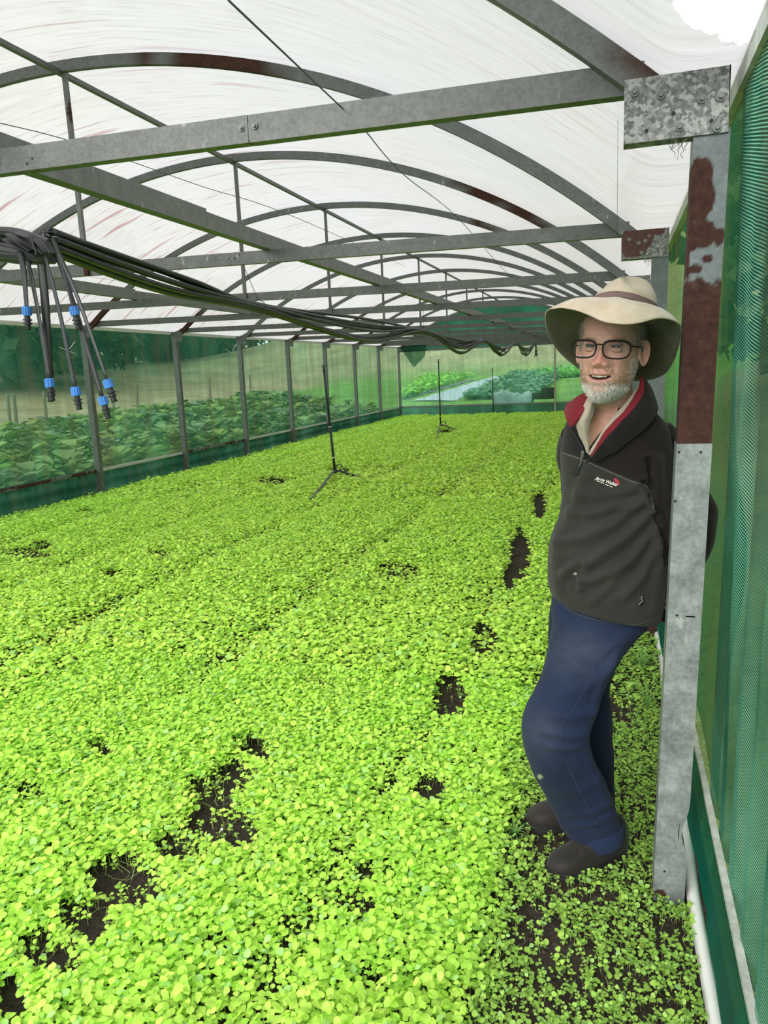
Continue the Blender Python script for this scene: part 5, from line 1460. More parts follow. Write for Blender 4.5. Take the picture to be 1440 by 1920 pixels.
for z, w_, f_, k_ in LV:
    for j in range(na):
        a = 2 * math.pi * j / na; sx, cx = math.sin(a), math.cos(a)
        x = math.copysign(abs(sx) ** .92, sx) * w_; y = (f_ if cx > 0 else -k_) * -abs(cx) ** .92 if False else (f_ * abs(cx) ** .95 if cx > 0 else k_ * abs(cx) ** .95)
        P.append((x, y, z))
P = np.array(P)
def bp(c, s_, vec):
    global P
    P = P + np.exp(-(((P - np.array(c)) / np.array(s_)) ** 2).sum(1))[:, None] * np.array(vec)
for sg in (-1, 1):
    bp((sg * .030, -.092, .024), (.022, .04, .009), (0, -.0065, 0)); bp((sg * .033, -.092, .004), (.017, .04, .011), (0, .012, 0))
    bp((sg * .046, -.08, -.031), (.020, .04, .014), (sg * .002, -.005, 0)); bp((sg * .031, -.09, -.052), (.006, .04, .018), (0, .004, 0))
    bp((sg * .060, -.06, .03), (.02, .03, .03), (sg * -.003, .003, 0)); bp((sg * .060, -.03, -.085), (.02, .04, .02), (sg * .004, 0, 0))
for z, wd_, am in ((.012, .0075, .006), (.0, .0075, .008), (-.010, .0085, .010), (-.020, .010, .011), (-.030, .0125, .012)):
    bp((0, -.095, z), (wd_, .05, .009), (0, -am, 0))
bp((0, -.10, -.037), (.0140, .05, .0100), (0, -.016, -.001))
for sg in (-1, 1): bp((sg * .0155, -.095, -.042), (.0070, .04, .0080), (sg * .002, -.011, 0))
bp((0, -.095, -.052), (.016, .05, .006), (0, .004, 0))
mz = lambda x: -.0725 + 5.5 * x * x
x_ = P[:, 0]; zz = P[:, 2] - mz(x_); fr = (P[:, 1] < -.05)
win = np.clip(1 - (x_ / .029) ** 2, 0, 1) ** .5
P[:, 1] += fr * (-.0055 * np.exp(-((zz - .0085) / .005) ** 2) * win - .0065 * np.exp(-((zz + .0115) / .0055) ** 2) * np.clip(1 - (x_ / .024) ** 2, 0, 1) ** .5 + .017 * np.exp(-((zz + .0005) / (.0001 + .0052 * win)) ** 2) * win)
bp((0, -.09, -.096), (.02, .04, .006), (0, .004, 0)); bp((0, -.09, -.110), (.022, .04, .013), (0, -.007, 0))
for z in (.046, .054, .062): bp((0, -.09, z), (.04, .04, .0016), (0, .0009, 0))
HP = P.copy(); i = np.arange(nr_ * na).reshape(nr_, na); k = np.roll(i, -1, 1)
HF = np.stack([i[:-1].ravel(), k[:-1].ravel(), k[1:].ravel(), i[1:].ravel()], 1)
HN = vnormals(HP, HF)
if (HP * HN).sum() < 0: HN = -HN
parts_V = []; parts_F = []; po = 0
def padd(V, F):
    global po
    parts_V.append(np.asarray(V, float)); parts_F.extend([tuple(int(t) + po for t in f) for f in F]); po += len(V)
padd(HW_(HP), [tuple(f) for f in HF] + [tuple(range(na)), tuple((nr_ - 1) * na + j for j in range(na))[::-1]])
# ears
def ear(sg):
    V = []; n1, n2 = 12, 28
    for a_ in range(n1 + 1):
        r_ = a_ / n1
        for j in range(n2):
            t = 2 * math.pi * j / n2
            ox_ = math.cos(t) * .0175 * (1 + .12 * math.sin(t)); oz = math.sin(t) * .034 - .003
            rim = math.exp(-((r_ - .86) / .12) ** 2) * .0055 - math.exp(-(r_ / .55) ** 2) * .0085 + .002 * math.exp(-((r_ - .5) / .12) ** 2)
            ex = np.array([sg * .62, .78, 0]); en = np.array([sg * .78, -.62, 0])
            V.append(np.array([sg * .0735, .002, -.004]) + ex * (ox_ * r_ + .012) + np.array([0, 0, oz * r_]) + en * (rim + .004))
    m_ = len(V); 
    for a_ in range(n1 + 1):
        for j in range(n2):
            q = V[a_ * n2 + j]; V.append(q - np.array([sg * .78, -.62, 0]) * (.0045 if a_ < n1 else .0045))
    F = []
    for s_, o_ in ((0, 0), (1, m_)):
        for a_ in range(n1):
            for j in range(n2):
                f = (o_ + a_ * n2 + j, o_ + a_ * n2 + (j + 1) % n2, o_ + (a_ + 1) * n2 + (j + 1) % n2, o_ + (a_ + 1) * n2 + j)
                F.append(f if (s_ == 0) else f[::-1])
    for j in range(n2): F.append((n1 * n2 + j, n1 * n2 + (j + 1) % n2, m_ + n1 * n2 + (j + 1) % n2, m_ + n1 * n2 + j))
    padd(HW_(np.array(V)), F)
ear(-1); ear(1)
def tube_part(pts, rads, n_=20, world=True):
    b = MB(); Pp = crom(np.array(pts), 5); R2 = np.interp(np.linspace(0, 1, len(Pp)), np.linspace(0, 1, len(rads)), rads); b.tube(Pp, list(R2), n_); padd(b.V, b.F)
nk = [HW_(np.array([0, .022, -.03])), HW_(np.array([.004, .03, -.085])), aty(1148, 775, 2.285), aty(1152, 812, 2.31)]
tube_part(nk, [.050, .055, .060, .075], 28)
# trunk, hips, legs and arms inside the clothes
tube_part([aty(1152, 800, 2.31), aty(1155, 870, 2.315), aty(1155, 950, 2.315), aty(1142, 1040, 2.31), aty(1135, 1130, 2.305)], [.070, .085, .080, .080, .080], 24)
tube_part([aty(1125, 1130, 2.295), aty(1095, 1215, 2.26), aty(1046, 1360, 2.20), aty(1075, 1470, 2.225), aty(1118, 1560, 2.275), aty(1122, 1590, 2.285)], [.075, .062, .044, .040, .034, .036], 18)
tube_part([aty(1125, 1140, 2.33), aty(1100, 1230, 2.37), aty(1095, 1350, 2.40), aty(1105, 1460, 2.44), aty(1100, 1535, 2.465), aty(1098, 1560, 2.47)], [.065, .055, .042, .040, .034, .036], 18)
tube_part([aty(1160, 825, 2.31)] + [aty(1218, 822, 2.315)] + [aty(*q) for q in ARM_N[2:]] , [.04, .034, .040, .036, .034, .030, .026, .024], 16)
tube_part([aty(1150, 815, 2.31), aty(1085, 815, 2.36), aty(1083, 870, 2.44), aty(1088, 930, 2.50), aty(1130, 1060, 2.50), aty(1190, 1110, 2.47)], [.05, .034, .034, .032, .028, .024], 16)
def hand(wr, dirv, pal, sgn, sc=1.0):
    """wr wrist, dirv towards the fingers, pal palm normal; curled relaxed fingers"""
    d = np.array(dirv, float); d /= np.linalg.norm(d); n_ = np.array(pal, float); n_ -= d * (n_ @ d); n_ /= np.linalg.norm(n_); s_ = np.cross(d, n_) * sgn
    for q in np.linspace(-1, 1, 5):
        tube_part([wr - d * .01 + s_ * q * .012, wr + d * .045 + s_ * q * .026, wr + d * .088 * sc + s_ * q * .030], [.017, .0145, .0105], 12)
    for i_, (ln, cu) in enumerate(((.072, .55), (.080, .6), (.075, .65), (.058, .7))):
        p = wr + d * .085 * sc + s_ * (-.030 + .020 * i_); pts = [p - d * .01]; a_ = .15
        for seg in (.42, .33, .25):
            a_ += cu; p = p + (d * math.cos(a_) + n_ * math.sin(a_)) * ln * seg; pts.append(p.copy())
        tube_part(pts, [.0098, .0092, .0084, .0068], 10)
    p = wr + d * .022 - s_ * .024
    tube_part([p, p - s_ * .016 + d * .022 + n_ * .010, p - s_ * .018 + d * .046 + n_ * .022, p - s_ * .010 + d * .066 + n_ * .032], [.0145, .0125, .0105, .0078], 10)
hand(aty(1241, 1152, 2.44), (-1, .12, -.22), (-.2, -.2, .95), 1, .8)
hand(aty(1190, 1112, 2.47), (1, -.1, -.12), (.1, -.9, .3), -1, .8)
body = mesh('body', np.concatenate(parts_V), parts_F, [simple('tmp', (1, 1, 1))], None)
rm = body.modifiers.new('r', 'REMESH'); rm.mode = 'VOXEL'; rm.voxel_size = .0024; rm.use_smooth_shade = True
dg = bpy.context.evaluated_depsgraph_get(); dg.update()
ev = body.evaluated_get(dg); me = bpy.data.meshes.new_from_object(ev)
nv = len(me.vertices); co = np.empty(nv * 3, np.float32); me.vertices.foreach_get('co', co); co = co.reshape(-1, 3).astype(float)
fo = [tuple(p.vertices) for p in me.polygons]
bpy.data.objects.remove(body)
# light smoothing of the voxel steps
e = np.array([(p[i_], p[(i_ + 1) % len(p)]) for p in fo for i_ in range(len(p))])
for _ in range(2):
    acc = np.zeros_like(co); cn_ = np.zeros(nv); np.add.at(acc, e[:, 0], co[e[:, 1]]); np.add.at(cn_, e[:, 0], 1); acc /= np.maximum(cn_, 1)[:, None]; co = co * .5 + acc * .5
L_ = (co - H0); L_ = np.stack([L_ @ X2d, -(L_ @ Fd), L_ @ U2d], 1) / HS
SK = np.array([.50, .285, .22]); col = np.tile(SK, (nv, 1))
def paint(m_, c):
    global col
    m_ = np.clip(m_, 0, 1)[:, None]; col = col * (1 - m_) + np.array(c) * m_
g = lambda c, s_: np.exp(-(((L_ - np.array(c)) / np.array(s_)) ** 2).sum(1))
head_m = (L_[:, 2] > -.14) & (np.abs(L_[:, 0]) < .12)
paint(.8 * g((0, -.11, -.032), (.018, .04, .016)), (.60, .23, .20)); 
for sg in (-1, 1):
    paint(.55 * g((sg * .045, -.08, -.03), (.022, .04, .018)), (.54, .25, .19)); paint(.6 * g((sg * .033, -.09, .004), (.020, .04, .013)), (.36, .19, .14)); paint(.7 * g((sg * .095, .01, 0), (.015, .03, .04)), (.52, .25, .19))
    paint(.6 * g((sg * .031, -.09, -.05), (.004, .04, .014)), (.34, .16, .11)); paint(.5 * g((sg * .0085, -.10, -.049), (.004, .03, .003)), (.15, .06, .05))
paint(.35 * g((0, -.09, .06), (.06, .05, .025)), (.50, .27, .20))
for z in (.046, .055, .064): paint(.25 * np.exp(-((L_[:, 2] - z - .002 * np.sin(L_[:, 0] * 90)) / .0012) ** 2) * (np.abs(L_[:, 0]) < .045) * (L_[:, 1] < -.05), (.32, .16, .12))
xm = L_[:, 0]; zm = L_[:, 2] - mz(xm); wm = np.clip(1 - (xm / .030) ** 2, 0, 1); fm = (L_[:, 1] < -.06) & head_m
paint(.75 * fm * (wm > 0) * np.exp(-((zm - .007) / .0042) ** 2) * wm ** .3, (.46, .19, .15)); paint(.8 * fm * (np.abs(xm) < .025) * np.exp(-((zm + .0105) / .005) ** 2), (.48, .20, .18))
paint(fm * (wm > .05) * (np.abs(zm + .0005) < .0052 * wm ** .5), (.035, .012, .012))
paint(.6 * sst(-.045, -.085, L_[:, 2]) * (L_[:, 1] < .06) * sst(.0, .02, np.abs(zm)) * sst(-.150, -.12, L_[:, 2]), (.44, .30, .22))
for sg in (-1, 1): paint(.7 * g((sg * .0915, .012, -.006), (.010, .007, .013)), (.22, .09, .07))  # ear hollows painted darker for depth, shade put into the skin colour
M_SKIN = m_vcol('weathered skin', .55, 260, .25, .35, sss=.12)
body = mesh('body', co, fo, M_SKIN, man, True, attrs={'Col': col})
tag(body, 'weathered pinkish skin of head, neck and hands')

# eyes
M_EYE = simple('shaded eye white', (.36, .34, .31), .25); M_IRIS = simple('dark iris', (.03, .045, .05), .15)  # whites greyed, the shadow over the eyes put into their colour
for sg in (-1, 1):
    c = np.array([sg * .0325, -.0735, .004]); V = []; F = []; n1, n2 = 14, 22
    for a_ in range(n1 + 1):
        th = math.pi * a_ / n1
        for j in range(n2):
            ph_ = 2 * math.pi * j / n2; V.append(c + .0125 * np.array([math.sin(th) * math.cos(ph_), -math.cos(th), math.sin(th) * math.sin(ph_)]))
    F = [(a_ * n2 + j, a_ * n2 + (j + 1) % n2, (a_ + 1) * n2 + (j + 1) % n2, (a_ + 1) * n2 + j) for a_ in range(n1) for j in range(n2)]
    mi = [1 if f[0] // n2 < 4 else 0 for f in F]
    mesh('eyeball', HW_(np.array(V)), F, [M_EYE, M_IRIS], man, True, mi=mi)
    b = MB(); b.tube([HW_(c + .0142 * np.array([math.sin(s_), -math.cos(.30) * math.cos(s_) * 1.02, math.sin(.30) * math.cos(s_ * .95)])) for s_ in np.linspace(-1.2, 1.2, 13)], .0009, 5); b.build('eyelash', simple('dark lashes', (.05, .03, .025), .8), man)
    # lids
    for up_, a0, a1 in ((1, .30, 1.35), (-1, .24, 1.3)):
        V = []
        for t in np.linspace(a0, a1, 7):
            for s_ in np.linspace(-1.25, 1.25, 15):
                tt = a0 * (1 - .0) + (t - a0); z = math.sin(tt) * up_; y = -math.cos(tt)
                cl = math.cos(s_ * .95) ** .5
                V.append(c + .0136 * np.array([math.sin(s_), y * math.cos(s_) * 1.02, z * cl * (1 if t > a0 + .01 else cl)]))
        F = [(a_ * 15 + j, a_ * 15 + j + 1, (a_ + 1) * 15 + j + 1, (a_ + 1) * 15 + j) for a_ in range(6) for j in range(14)]
        o = mesh('eyelid', HW_(np.array(V)), F, simple('eyelid skin', (.34, .18, .13), .6) if up_ > 0 else simple('lower lid skin', (.44, .24, .18), .6), man, True)
        md = o.modifiers.new('t', 'SOLIDIFY'); md.thickness = .0012
# teeth
b = MB()
for i_ in range(8):
    x = (i_ - 3.5) * .0046; w_ = .0019 if i_ not in (3, 4) else .0024
    z = mz(x) + .0018 - (.0006 if i_ in (3, 4) else 0) + (.0005 if i_ == 2 else 0)
    c = HW_(np.array([x, -.0905 + 9 * x * x, z])); b.beam(c - U2d * .0016 * HS, c + U2d * .004 * HS, w_ * 2 * HS, .004, up=tuple(Fd))
o = b.build('teeth', simple('ivory teeth', (.42, .37, .28), .35), man, bevel=.0008)

# hair and beard: short real strands rooted on the head
def strands(name, mask, dirf, ln, colf, count, width, seed, lab):
    rr_ = np.random.default_rng(seed)
    cen = HP[HF].mean(1); nn = HN[HF].mean(1); nn /= np.linalg.norm(nn, axis=1)[:, None]
    a = HP[HF[:, 1]] - HP[HF[:, 0]]; b_ = HP[HF[:, 3]] - HP[HF[:, 0]]; area = np.linalg.norm(np.cross(a, b_), axis=1)
    w_ = area * mask(cen); w_ = w_ / w_.sum(); pk = rr_.choice(len(cen), count, p=w_)
    P0 = HP[HF[pk, 0]] + a[pk] * rr_.random((count, 1)) + b_[pk] * rr_.random((count, 1)); n0 = nn[pk]
    D = dirf(P0, n0) + rr_.normal(0, .28, (count, 3)); D /= np.linalg.norm(D, axis=1)[:, None]
    D2 = D + n0 * -.25 + rr_.normal(0, .12, (count, 3)); D2 /= np.linalg.norm(D2, axis=1)[:, None]
    l_ = (ln(P0) * rr_.uniform(.6, 1.25, count))[:, None]
    S_ = np.cross(D, rr_.normal(0, 1, (count, 3))); S_ /= np.linalg.norm(S_, axis=1)[:, None]; S_ *= width
    A0 = P0 - n0 * .001; A1 = A0 + D * l_ * .55; A2 = A1 + D2 * l_ * .45
    V = np.stack([A0 - S_, A0 + S_, A1 + S_ * .8, A1 - S_ * .8, A2], 1).reshape(-1, 3)
    k = np.arange(count)[:, None] * 5
    F = [tuple(q) for q in (k + np.array([0, 1, 2, 3]))] + [tuple(q) for q in (k + np.array([3, 2, 4]))]
    c = np.repeat(colf(P0, rr_), 5, 0)
    o = mesh(name, HW_(V), F, M_HAIR, man, attrs={'Col': c}); o['label'] = lab; o['kind'] = 'thing' if False else o.get('kind', 'thing')
    return o
M_HAIR = m_vcol('hair strands', .6, spec=.3)
WH = np.array([.80, .77, .69]); GI = np.array([.40, .22, .10]); GY = np.array([.20, .19, .16])
def bmask(c):
    x, y, z = c.T; ax = np.abs(x)
    jaw = sst(-.052, -.066, z + .38 * (ax - .045) * -1 * (ax > .045)) * (y < .02)
    side = (ax > .0615) * sst(-.012, -.030, z) * (y < .012) * (y > -.055)
    mus = np.exp(-((z + .0585 - 3.2 * 0) / .006) ** 2) * (ax < .034) * (y < -.06) * 2.2
    mouth = (ax < .031) & (np.abs(z - (-.0725 + 5.5 * x * x)) < .012)
    lip = (ax < .018) & (z > -.098) & (z < -.080)
    m_ = np.maximum(np.maximum(jaw, side * .8), mus * 1.5)
    return np.where(mouth, 0, m_) * np.where(lip, .35, 1) * np.where((z > -.075) & (ax < .05), .55, 1)
def bcol(P0, r_):
    z = P0[:, 2]; ax = np.abs(P0[:, 0]); t = sst(-.078, -.094, z + .0 * ax); t = np.maximum(t, sst(.054, .066, ax) * .55)
    c = GI * (1 - t[:, None]) + WH * t[:, None]; c = np.where((r_.random(len(z)) < .25)[:, None], WH * .85, c); return c * r_.uniform(.45, 1.15, (len(z), 1))
strands('beard', bmask, lambda P0, n0: n0 * .55 + np.array([0, -.1, -1.0]) + np.stack([P0[:, 0] * 4, 0 * P0[:, 0], 0 * P0[:, 0]], 1), lambda P0: np.where(P0[:, 2] < -.09, .0120, .0070), bcol, 15000, .00042, 5, 'short white beard, gingery round the mouth')
strands('hair', lambda c: ((np.abs(c[:, 0]) > .055) & (c[:, 2] > .008) & (c[:, 2] < .09) & (c[:, 1] > -.062)) * 1.0 + ((c[:, 1] > .03) & (c[:, 2] > -.04) & (c[:, 2] < .09)) * 1.0,
        lambda P0, n0: n0 * .35 + np.array([0, .45, -.8]), lambda P0: P0[:, 0] * 0 + .020, lambda P0, r_: GY * r_.uniform(.6, 1.7, (len(P0), 1)), 7000, .00040, 6, 'short grey hair')
strands('eyebrow', lambda c: ((np.abs(np.abs(c[:, 0]) - .032) < .017) & (np.abs(c[:, 2] - .0225) < .0030) & (c[:, 1] < -.04)) * 1.0,
        lambda P0, n0: n0 * .3 + np.stack([np.sign(P0[:, 0]), P0[:, 0] * 0, P0[:, 0] * 0 + .1], 1), lambda P0: P0[:, 0] * 0 + .007, lambda P0, r_: np.array([.30, .18, .10]) * r_.uniform(.7, 1.3, (len(P0), 1)), 420, .00022, 7, 'thin gingery eyebrows')

# glasses
M_FRAME = simple('dark brown spectacle frame', (.012, .007, .006), .5, spec=.15)
def m_glass():
    m, nt, out = mat('clear spectacle lens'); tp = N(nt, 'BsdfTransparent', i={0: (.95, .97, .96, 1)}); gl = N(nt, 'BsdfGlossy', i={'Roughness': .25}); mx = N(nt, 'MixShader', i={0: .006})
    Lk(nt, tp.outputs[0], mx.inputs[1]); Lk(nt, gl.outputs[0], mx.inputs[2]); Lk(nt, mx.outputs[0], out.inputs[0]); return m
M_LENS = m_glass()
gl_ = empty('spectacles', tuple(HW_(np.array([0, -.108, 0]))), None, None); gl_.parent = man; gl_.matrix_parent_inverse = Matrix.Translation(man.location).inverted()
tag(gl_, 'dark thin framed glasses')
def lens_pts(sg, gr=1.0, n_=44):
    P_ = []
    for j in range(n_):
        t = 2 * math.pi * j / n_; cx, sz_ = math.cos(t), math.sin(t); e_ = .62
        x = math.copysign(abs(cx) ** e_, cx) * .0325 * gr; z = math.copysign(abs(sz_) ** e_, sz_) * .0210 * gr
        if z < 0: x *= 1 - .12 * (-z / .0195)
        P_.append((sg * (.0405) + x, -.1150 + .010 * ((abs(sg * .0405 + x)) / .066) ** 2, -.004 + z))
    return np.array(P_)
def gpar(o): o.parent = gl_; o.matrix_parent_inverse = gl_.matrix_world.inverted() if False else Matrix.Translation(gl_.location).inverted(); return o
for sg in (-1, 1):
    L2 = lens_pts(sg); b = MB(); Wp = [HW_(p) for p in L2]; Wp.append(Wp[0]); Wp.append(Wp[1]); b.tube(Wp, (.0021) * HS, 8)
    # brow line thicker
    b.tube([HW_(p + np.array([0, 0, .0004])) for p in L2[3:20]], .0028 * HS, 8)
    gpar(b.build('rim', M_FRAME, None, True))
    o = mesh('lens', HW_(lens_pts(sg, .985)), [tuple(range(44))], M_LENS, None); gpar(o)
    b = MB(); b.tube([HW_(np.array(q)) for q in ((sg * .071, -.104, .006), (sg * .0770, -.096, .006), (sg * .0775, -.05, .006), (sg * .0775, .0, .008), (sg * .0775, .02, -.008))], .0017 * HS, 8); gpar(b.build('temple', M_FRAME, None, True))
b = MB(); b.tube(crom([HW_(np.array(q)) for q in ((-.0095, -.1145, .005), (-.005, -.1172, .0078), (.005, -.1172, .0078), (.0095, -.1145, .005))], 4), .0017 * HS, 8); gpar(b.build('bridge', M_FRAME, None, True))

# ---- hat
M_HAT = None
def m_hat():
    m, nt, out = mat('sweat stained felt')
    v = coord(nt); n = noise(nt, v, 11, 5, .6); n2 = noise(nt, v, 300, 2)
    geo = N(nt, 'NewGeometry'); 
    top = ramp(nt, n, [(.3, (.46, .39, .29)), (.55, (.58, .51, .40)), (.75, (.66, .60, .49))]).outputs[0]
    at = N(nt, 'Attribute', attribute_name='Col')
    c = mixc(nt, 1.0, at.outputs['Color'], ramp(nt, n, [(.3, (.80, .78, .74)), (.7, (1.12, 1.12, 1.12))]).outputs[0], 'MULTIPLY')
    p = princ(nt, out, c, .95, 0, bump(nt, n2, .3, .001), .1); p.inputs['Sheen Weight'].default_value = .3
    return m
M_HAT = m_hat()
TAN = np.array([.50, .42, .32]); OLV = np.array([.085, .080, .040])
hat = empty('hat', tuple(aty(1165, 575, 2.14)), None, None); hat.parent = man; hat.matrix_parent_inverse = Matrix.Translation(man.location).inverted(); tag(hat, 'floppy wide brimmed tan felt hat')
def hpar(o): o.parent = hat; o.matrix_parent_inverse = Matrix.Translation(hat.location).inverted(); return o
rim_c = [(1165, 607, 1.93), (1130, 602, 1.94), (1100, 588, 1.965), (1070, 579, 1.99), (1042, 577, 2.03), (1024, 586, 2.08), (1024, 612, 2.15), (1036, 643, 2.22), (1056, 668, 2.28), (1088, 692, 2.34), (1130, 706, 2.38), (1175, 712, 2.39), (1215, 712, 2.37), (1245, 702, 2.32), (1263, 678, 2.26), (1273, 648, 2.19), (1278, 616, 2.12), (1270, 604, 2.06), (1250, 598, 2.01), (1228, 598, 1.97), (1200, 605, 1.94)]
inn_c = [(1160, 557, 2.045), (1144, 557, 2.05), (1130, 559, 2.06), (1118, 563, 2.075), (1110, 568, 2.09), (1106, 575, 2.11), (1104, 583, 2.14), (1106, 592, 2.175), (1112, 600, 2.205), (1125, 608, 2.23), (1145, 613, 2.245), (1168, 615, 2.25), (1190, 614, 2.245), (1208, 611, 2.23), (1221, 606, 2.205), (1228, 600, 2.175), (1231, 592, 2.14), (1227, 584, 2.11), (1218, 577, 2.09), (1205, 570, 2.07), (1184, 562, 2.05)]
RO = crom([aty(*q) for q in rim_c], 8, True); RI = crom([aty(*q) for q in inn_c], 8, True)
nb = len(RO); rows = 12; V = []
for a_ in range(rows + 1):
    t = a_ / rows
    base_ = RI * (1 - t) + RO * t
    arch_ = np.zeros_like(base_); arch_[:, 2] = .016 * math.sin(math.pi * t)
    V.append(base_ + arch_)
V = np.concatenate(V); i = np.arange(len(V)).reshape(rows + 1, nb); k = np.roll(i, -1, 1)
F = np.stack([i[:-1].ravel(), k[:-1].ravel(), k[1:].ravel(), i[1:].ravel()], 1)
Nn = vnormals(V, F); 
if Nn[:, 2].mean() < 0: F = F[:, ::-1]; Nn = -Nn
V = V + Nn * ((fbm(V[:, 0] * 16, V[:, 1] * 16, 77) - .5) * .006)[:, None]
lo = V - Nn * .0028; m0 = len(V)
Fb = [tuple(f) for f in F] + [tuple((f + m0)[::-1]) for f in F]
ob = i[-1]
for j in range(nb): Fb.append((ob[j], ob[(j + 1) % nb], ob[(j + 1) % nb] + m0, ob[j] + m0))
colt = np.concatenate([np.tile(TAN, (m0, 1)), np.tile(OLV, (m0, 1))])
qq = proj(V); st_ = np.exp(-(((qq[:, 0] - 1140) / 12) ** 2 + ((qq[:, 1] - 574) / 4) ** 2)); colt[:m0] = colt[:m0] * (1 - .5 * st_[:, None]) + np.array([.52, .33, .16]) * .5 * st_[:, None]
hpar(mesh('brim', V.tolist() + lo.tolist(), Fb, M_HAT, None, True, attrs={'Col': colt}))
# crown lofted from the brim's inner edge, pinched at the front top
cen0 = RI.mean(0)
lvl = [(0, 0, 0, 1.0, 1.0), (-.2, 2, .010, .98, .98), (-.2, 3, .024, .94, .94), (0, 4, .040, .87, .88), (0, 6, .056, .74, .80), (0, 7, .069, .58, .70), (0, 8, .077, .38, .52), (0, 8, .080, .25, .33), (0, 8, .080, .04, .06)]
AX = X2d; BX = -Fd; UP = U2d * .96 + (-Fd) * .10; UP /= np.linalg.norm(UP)
LVc = crom(np.array([(l[2], l[3], l[4]) for l in lvl]), 5); V = []
for h_, sx_, sy_ in LVc:
    d = RI - cen0; a = (d @ AX)[:, None] * AX * sx_; b_ = (d @ BX)[:, None] * BX * sy_; c_ = d - (d @ AX)[:, None] * AX - (d @ BX)[:, None] * BX
    t = h_ / .083
    pts = cen0 + a + b_ + c_ * (1 - t) + UP * h_ * 1.05 + UP * .010 * t + AX * .010 * t
    # pinch: two dents at the front sides and a valley along the top
    lx = (d @ AX) * sx_ / .085; ly = (d @ BX) * sy_ / .105
    dent = .030 * np.exp(-((ly + .55) / .34) ** 2) * np.exp(-((np.abs(lx) - .55) / .38) ** 2) * sst(.25, .85, t)
    valley = .004 * np.exp(-(lx / .26) ** 2) * sst(.75, 1.0, t) * (1 - .5 * sst(-.1, -.8, ly))
    pts = pts - AX * (np.sign(lx) * dent)[:, None] - UP * (valley + dent * .25)[:, None]
    V.append(pts)
V = np.concatenate(V); nl = len(LVc); i = np.arange(len(V)).reshape(nl, nb); k = np.roll(i, -1, 1)
F = np.stack([i[:-1].ravel(), k[:-1].ravel(), k[1:].ravel(), i[1:].ravel()], 1)
o = mesh('crown', V, [tuple(f) for f in F] + [tuple(i[-1])], M_HAT, None, True, attrs={'Col': np.tile(TAN * .95, (len(V), 1))}); hpar(o)
# band
CV = V.reshape(nl, nb, 3); b0, b1 = CV[1], CV[9]
cenl = cen0
Vb = []
for ring_ in (CV[0], CV[3], CV[6], CV[8]):
    d = ring_ - ring_.mean(0); Vb.append(ring_ + d / np.linalg.norm(d, axis=1)[:, None] * .0025)
Vb = np.concatenate(Vb); i = np.arange(len(Vb)).reshape(4, nb); k = np.roll(i, -1, 1)
F = np.stack([i[:-1].ravel(), k[:-1].ravel(), k[1:].ravel(), i[1:].ravel()], 1)
o = hpar(mesh('hat_band', Vb, F, m_cloth('mauve brown leather band', (.16, .105, .095), 60, .6, .2, 0), None, True)); md = o.modifiers.new('t', 'SOLIDIFY'); md.thickness = .002; md.offset = 1

# ---- neckline: chest skin, shirt collar, fleece collar and zip
def sheet(name, rows_, m, thick=.003, par=None, lab=None, nu=8, rip=.002, seed=0):
    """rows_: list of rows of (u,v,y) control points -> smooth sheet"""
    G = np.array([[aty(*p) for p in r_] for r_ in rows_])
    A = np.array([crom(r_, nu) for r_ in G]); B = np.stack([crom(A[:, j], nu) for j in range(A.shape[1])], 1)
    V = B.reshape(-1, 3); a_, b_ = B.shape[:2]; i = np.arange(a_ * b_).reshape(a_, b_)
    F = np.stack([i[:-1, :-1].ravel(), i[:-1, 1:].ravel(), i[1:, 1:].ravel(), i[1:, :-1].ravel()], 1)
    Nn = vnormals(V, F)
    if Nn[:, 1].mean() > 0: F = F[:, ::-1]; Nn = -Nn
    V = V + Nn * ((fbm(V[:, 0] * 40, V[:, 2] * 40, seed, 2) - .5) * rip * 2)[:, None]
    o = mesh(name, V, F, m, par or man, True); md = o.modifiers.new('t', 'SOLIDIFY'); md.thickness = thick; md.offset = -1
    if lab: o['label'] = lab
    return o
decal('chest_skin', [(1110, 756), (1160, 756), (1156, 778), (1122, 815), (1106, 838), (1101, 830), (1104, 800)], simple('chest skin', (.44, .22, .16), .6, 60, .15), .004, .002)
sheet('shirt_collar', [[(1103, 742, 2.165), (1090, 768, 2.165), (1079, 790, 2.165), (1084, 812, 2.17), (1095, 836, 2.175), (1100, 850, 2.18)],
                       [(1112, 748, 2.155), (1103, 772, 2.150), (1094, 792, 2.150), (1096, 812, 2.155), (1101, 832, 2.165), (1103, 850, 2.178)],
                       [(1117, 758, 2.175), (1113, 776, 2.168), (1106, 793, 2.166), (1105, 812, 2.168), (1106, 832, 2.172), (1104, 851, 2.18)]], M_SHIRT, .003, None, 'beige shirt collar, left side', seed=1)
sheet('shirt_collar', [[(1198, 722, 2.215), (1172, 756, 2.185), (1148, 782, 2.170), (1126, 812, 2.172), (1110, 838, 2.176), (1102, 852, 2.18)],
                       [(1203, 728, 2.205), (1180, 762, 2.172), (1157, 787, 2.155), (1134, 813, 2.160), (1115, 838, 2.168), (1104, 853, 2.178)],
                       [(1206, 740, 2.200), (1186, 770, 2.170), (1164, 792, 2.155), (1140, 815, 2.160), (1120, 838, 2.168), (1106, 854, 2.178)]], M_SHIRT, .003, None, 'beige shirt collar, right side', seed=2)
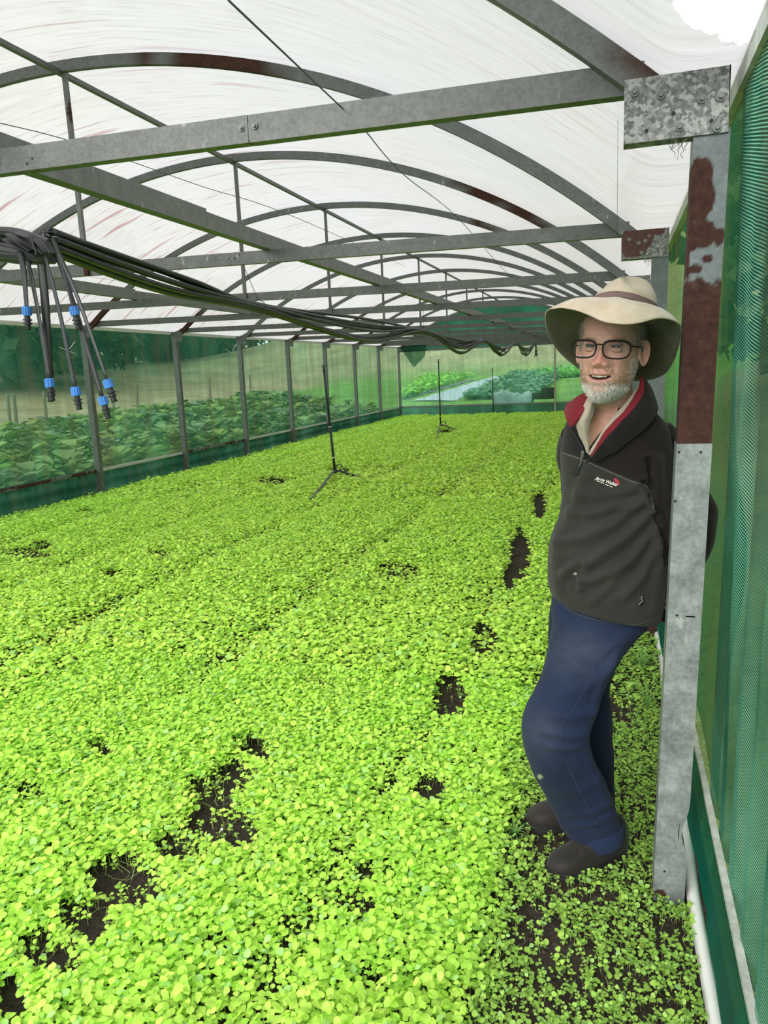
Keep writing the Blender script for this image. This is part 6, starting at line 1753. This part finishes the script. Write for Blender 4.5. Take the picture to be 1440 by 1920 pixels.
# fleece collar: left flap folded out showing the red lining
sheet('fleece_collar', [[(1098, 733, 2.205), (1080, 744, 2.215), (1063, 757, 2.23), (1057, 768, 2.24)],
                        [(1103, 752, 2.172), (1085, 764, 2.168), (1070, 772, 2.175), (1060, 779, 2.195)],
                        [(1090, 776, 2.152), (1081, 784, 2.152), (1074, 789, 2.158), (1064, 792, 2.175)],
                        [(1082, 792, 2.155), (1078, 796, 2.155), (1073, 799, 2.160), (1067, 802, 2.172)]], M_RED, .005, None, 'red lined fleece collar, left flap', rip=.004, seed=3)
sheet('fleece_collar', [[(1200, 706, 2.235), (1196, 728, 2.205), (1172, 768, 2.165), (1150, 790, 2.150), (1128, 818, 2.152), (1106, 856, 2.168)],
                        [(1207, 708, 2.225), (1206, 738, 2.190), (1182, 772, 2.150), (1158, 797, 2.138), (1134, 824, 2.145), (1108, 858, 2.166)]], M_RED, .004, None, 'dark red lining of the right collar', rip=.003, seed=4)
sheet('fleece_collar', [[(1207, 709, 2.226), (1207, 739, 2.188), (1183, 773, 2.148), (1159, 798, 2.136), (1135, 825, 2.143), (1108, 858, 2.165)],
                        [(1218, 722, 2.235), (1220, 750, 2.190), (1198, 784, 2.150), (1172, 808, 2.142), (1142, 834, 2.152), (1110, 862, 2.170)],
                        [(1226, 742, 2.270), (1234, 768, 2.225), (1214, 800, 2.188), (1184, 826, 2.182), (1150, 850, 2.184), (1112, 866, 2.188)]], M_DARKF, .005, None, 'dark fleece collar, right side', rip=.004, seed=5)
cord('zip', [(1066, 796), (1078, 815), (1092, 840), (1097, 858)], .0032, M_ZIP, .003, fl_)
cord('zip', [(1108, 858), (1101, 866), (1098, 862)], .0026, M_ZIP, .003, fl_)
b = MB(); p0, p1 = onto(1093, 846, .010), onto(1091, 858, .008); b.beam(p0, p1, .009, .004, up=(0, 1, 0)); b.build('zip_slider', M_ZIPM, fl_, bevel=.001)
cord('zip_pull', [(1091, 858), (1089, 868), (1086, 875)], .0018, M_ZIPM, .006, fl_)
decal('zip_tab', [(1086, 866), (1091, 868), (1083, 889), (1077, 892), (1073, 888), (1075, 884)], M_ZIP, .006, .003, 3, fl_)
